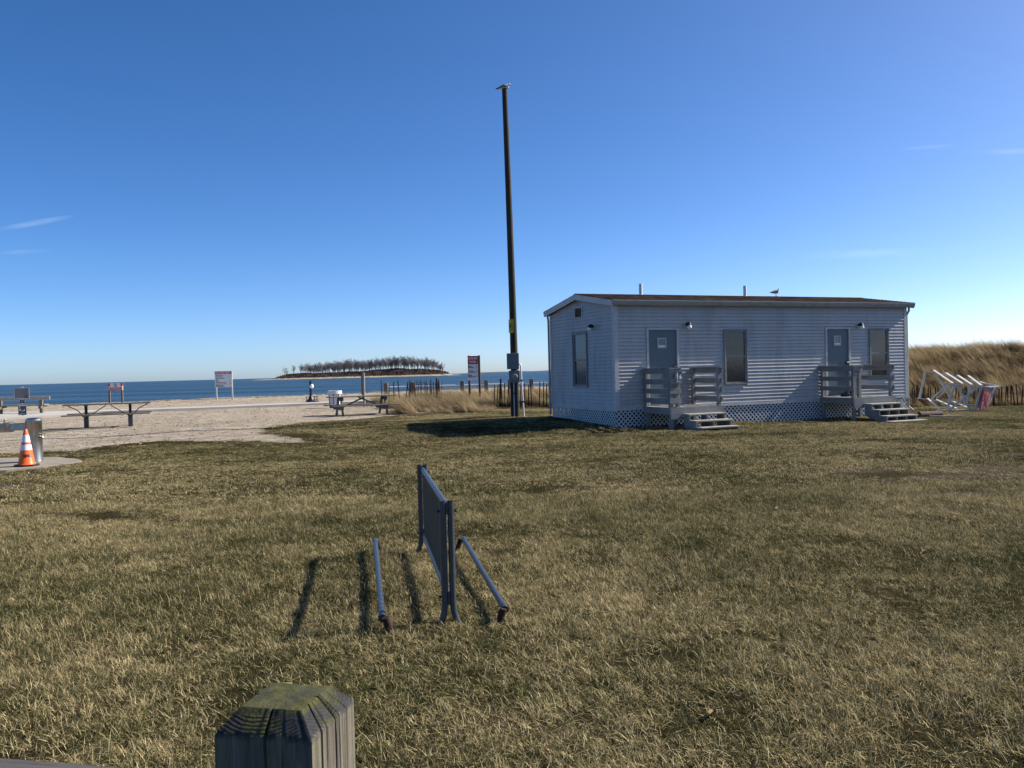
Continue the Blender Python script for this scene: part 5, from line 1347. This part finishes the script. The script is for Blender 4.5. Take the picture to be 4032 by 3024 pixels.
# dune grass: long wind-combed blades leaning towards -X
def marram(nm, nb, spread, l0, l1, w, lean0, hd0):
    bl_ = []
    for i in range(nb):
        bl_.append((random.gauss(0, spread), random.gauss(0, spread), -.03, hd0 + random.gauss(0, .38), max(.05, random.gauss(lean0, .2)), random.uniform(l0, l1), w * random.uniform(.6, 1.3), random.uniform(.3, 1.1), random.random(), random.random()))
    return blade_mesh(nm, bl_, 'marram', 4)
mar = [marram('dune_grass_%d' % i, 80, .10, .5, 1.05, .009, .78, PI + .12) for i in range(4)] + [marram('dune_tuft_%d' % i, 60, .05, .4, .8, .008, .6, PI + random.uniform(-.4, .4)) for i in range(2)]
DP, DR, DS, DV = [], [], [], []
def dune_zone(x0_, x1_, y0_, y1_, n, cond, smin, smax):
    for _ in range(n):
        x, y = random.uniform(x0_, x1_), random.uniform(y0_, y1_)
        if not cond(x, y): continue
        nn = mnoise.noise(Vector((x * .7, y * .7, 9))) + .5 * mnoise.noise(Vector((x * 2, y * 2, 1)))
        if nn < -.22 and random.random() < .85: continue
        s_ = random.uniform(smin, smax) * (1 + .3 * nn)
        DP.append((x, y, G(x, y))); DR.append((random.gauss(0, .08), random.gauss(0, .08), random.gauss(0, .22))); DS.append((s_, s_, s_ * random.uniform(.85, 1.1))); DV.append(random.randrange(6))
dune_zone(10.5, 33, 30.4, 45, 7500, lambda x, y: (not in_cabin(x, y, .3)) and y > 30.2 + .35 * mnoise.noise(Vector((x, 0, 0))) + max(0, (13 - x)) * .3, .75, 1.1)
dune_zone(12.5, 30, 27.5, 30.6, 900, lambda x, y: y > 29.5 - .10 * (x - 13) + .4 * mnoise.noise(Vector((x * 1.3, 4, 0))), .35, .7)
def lowc(x, y):
    e = 30.2 + (2.3 if x > -1.2 else 0) + .6 * max(0, -x - 1.0) * .9 * (0 if x < -3.5 else 1) + .5 * mnoise.noise(Vector((x * .9, 1, 0)))
    if in_cabin(x, y, .5): return False
    return y > e - .2 and y < 46.5 and x > -4.1 - .22 * (y - 31) + .5 * mnoise.noise(Vector((0, y * .8, 3)))
dune_zone(-9.5, 10.5, 29.5, 46, 4600, lowc, .56, .95)
dune_zone(-4.2, -.6, 29.6, 32.6, 160, lambda x, y: True, .3, .6)
dune_zone(-7.4, -5.2, 36.2, 40, 60, lambda x, y: mnoise.noise(Vector((x, y, 0))) > .1, .3, .55)
scatter('dune_grass', 'tall dry dune grass combed over by the wind', mar, DP, DR, DS, DV, 'marram')

# pebbles, shells and wrack bits on the sand
def mk_pebble():
    t = NT('beach_pebbles'); oi = t.n.new('ShaderNodeObjectInfo')
    col = t.ramp(oi.outputs['Random'], [(.0, (.09, .065, .042)), (.45, (.18, .14, .10)), (.75, (.28, .23, .175)), (.92, (.40, .35, .29)), (1.0, (.55, .51, .45))])
    t.bump(t.noise(t.vec(), 30, 3), .3, .004)
    return t.set(col, .85, 0, .25)
MAT['pebble'] = mk_pebble()
pebs = []
for i in range(4):
    bm = bmesh.new(); bmesh.ops.create_icosphere(bm, subdivisions=1, radius=1.0)
    for v_ in bm.verts: v_.co *= 1 + .35 * mnoise.noise(v_.co * 1.3 + Vector((i * 7, 0, 0))); v_.co.z *= .45; v_.co.x *= 1.3
    me_ = bpy.data.meshes.new('pebble_%d' % i); bm.to_mesh(me_); bm.free(); me_.materials.append(MAT['pebble']); pebs.append(me_)
QP, QR, QS, QV = [], [], [], []
cy = 19.0 + 46 * RS.rand(22000) ** 1.5; cx = (-.72 * cy - 2) + RS.rand(22000) * (.72 * cy + 3)
sdv = poly_sd(cx, cy, SANDP); czv = gh(cx, cy); shv = shore_d(cx, cy)
for x, y, z, sd, sh in zip(cx.tolist(), cy.tolist(), czv.tolist(), sdv.tolist(), shv.tolist()):
    if (y > 29.6 and x > -3.5) or sd > .3 or sh > 1 or (-42 < x < -18 and 33 < y < 41.5): continue
    if mnoise.noise(Vector((x * .45, y * .45, 3))) + .6 * mnoise.noise(Vector((x * 1.7, y * 1.7, 8))) < random.uniform(-.6, .5): continue
    k = .008 + .02 * random.random() ** 3 + .0002 * y
    QP.append((x, y, z + k * .1)); QR.append((random.gauss(0, .2), random.gauss(0, .2), random.uniform(0, 6.28))); QS.append((k, k * random.uniform(.7, 1.3), k)); QV.append(random.randrange(4))
for _ in range(1500):
    t_ = random.uniform(-32, 16); d_ = random.gauss(-1.6, .5) + .5 * math.sin(t_ * .7); x, y = -11.7 + .782 * t_ - .623 * d_, 68.5 + .623 * t_ + .782 * d_
    if mnoise.noise(Vector((t_ * .5, 0, 6))) < -.1: continue
    k = random.uniform(.03, .085); QP.append((x, y, G(x, y) + .01)); QR.append((0, 0, random.uniform(0, 6.28))); QS.append((k * 1.6, k, k * .8)); QV.append(random.randrange(4))
scatter('beach_pebbles', 'pebbles, shell bits and wrack scattered over the sand', pebs, QP, QR, QS, QV, 'pebble')
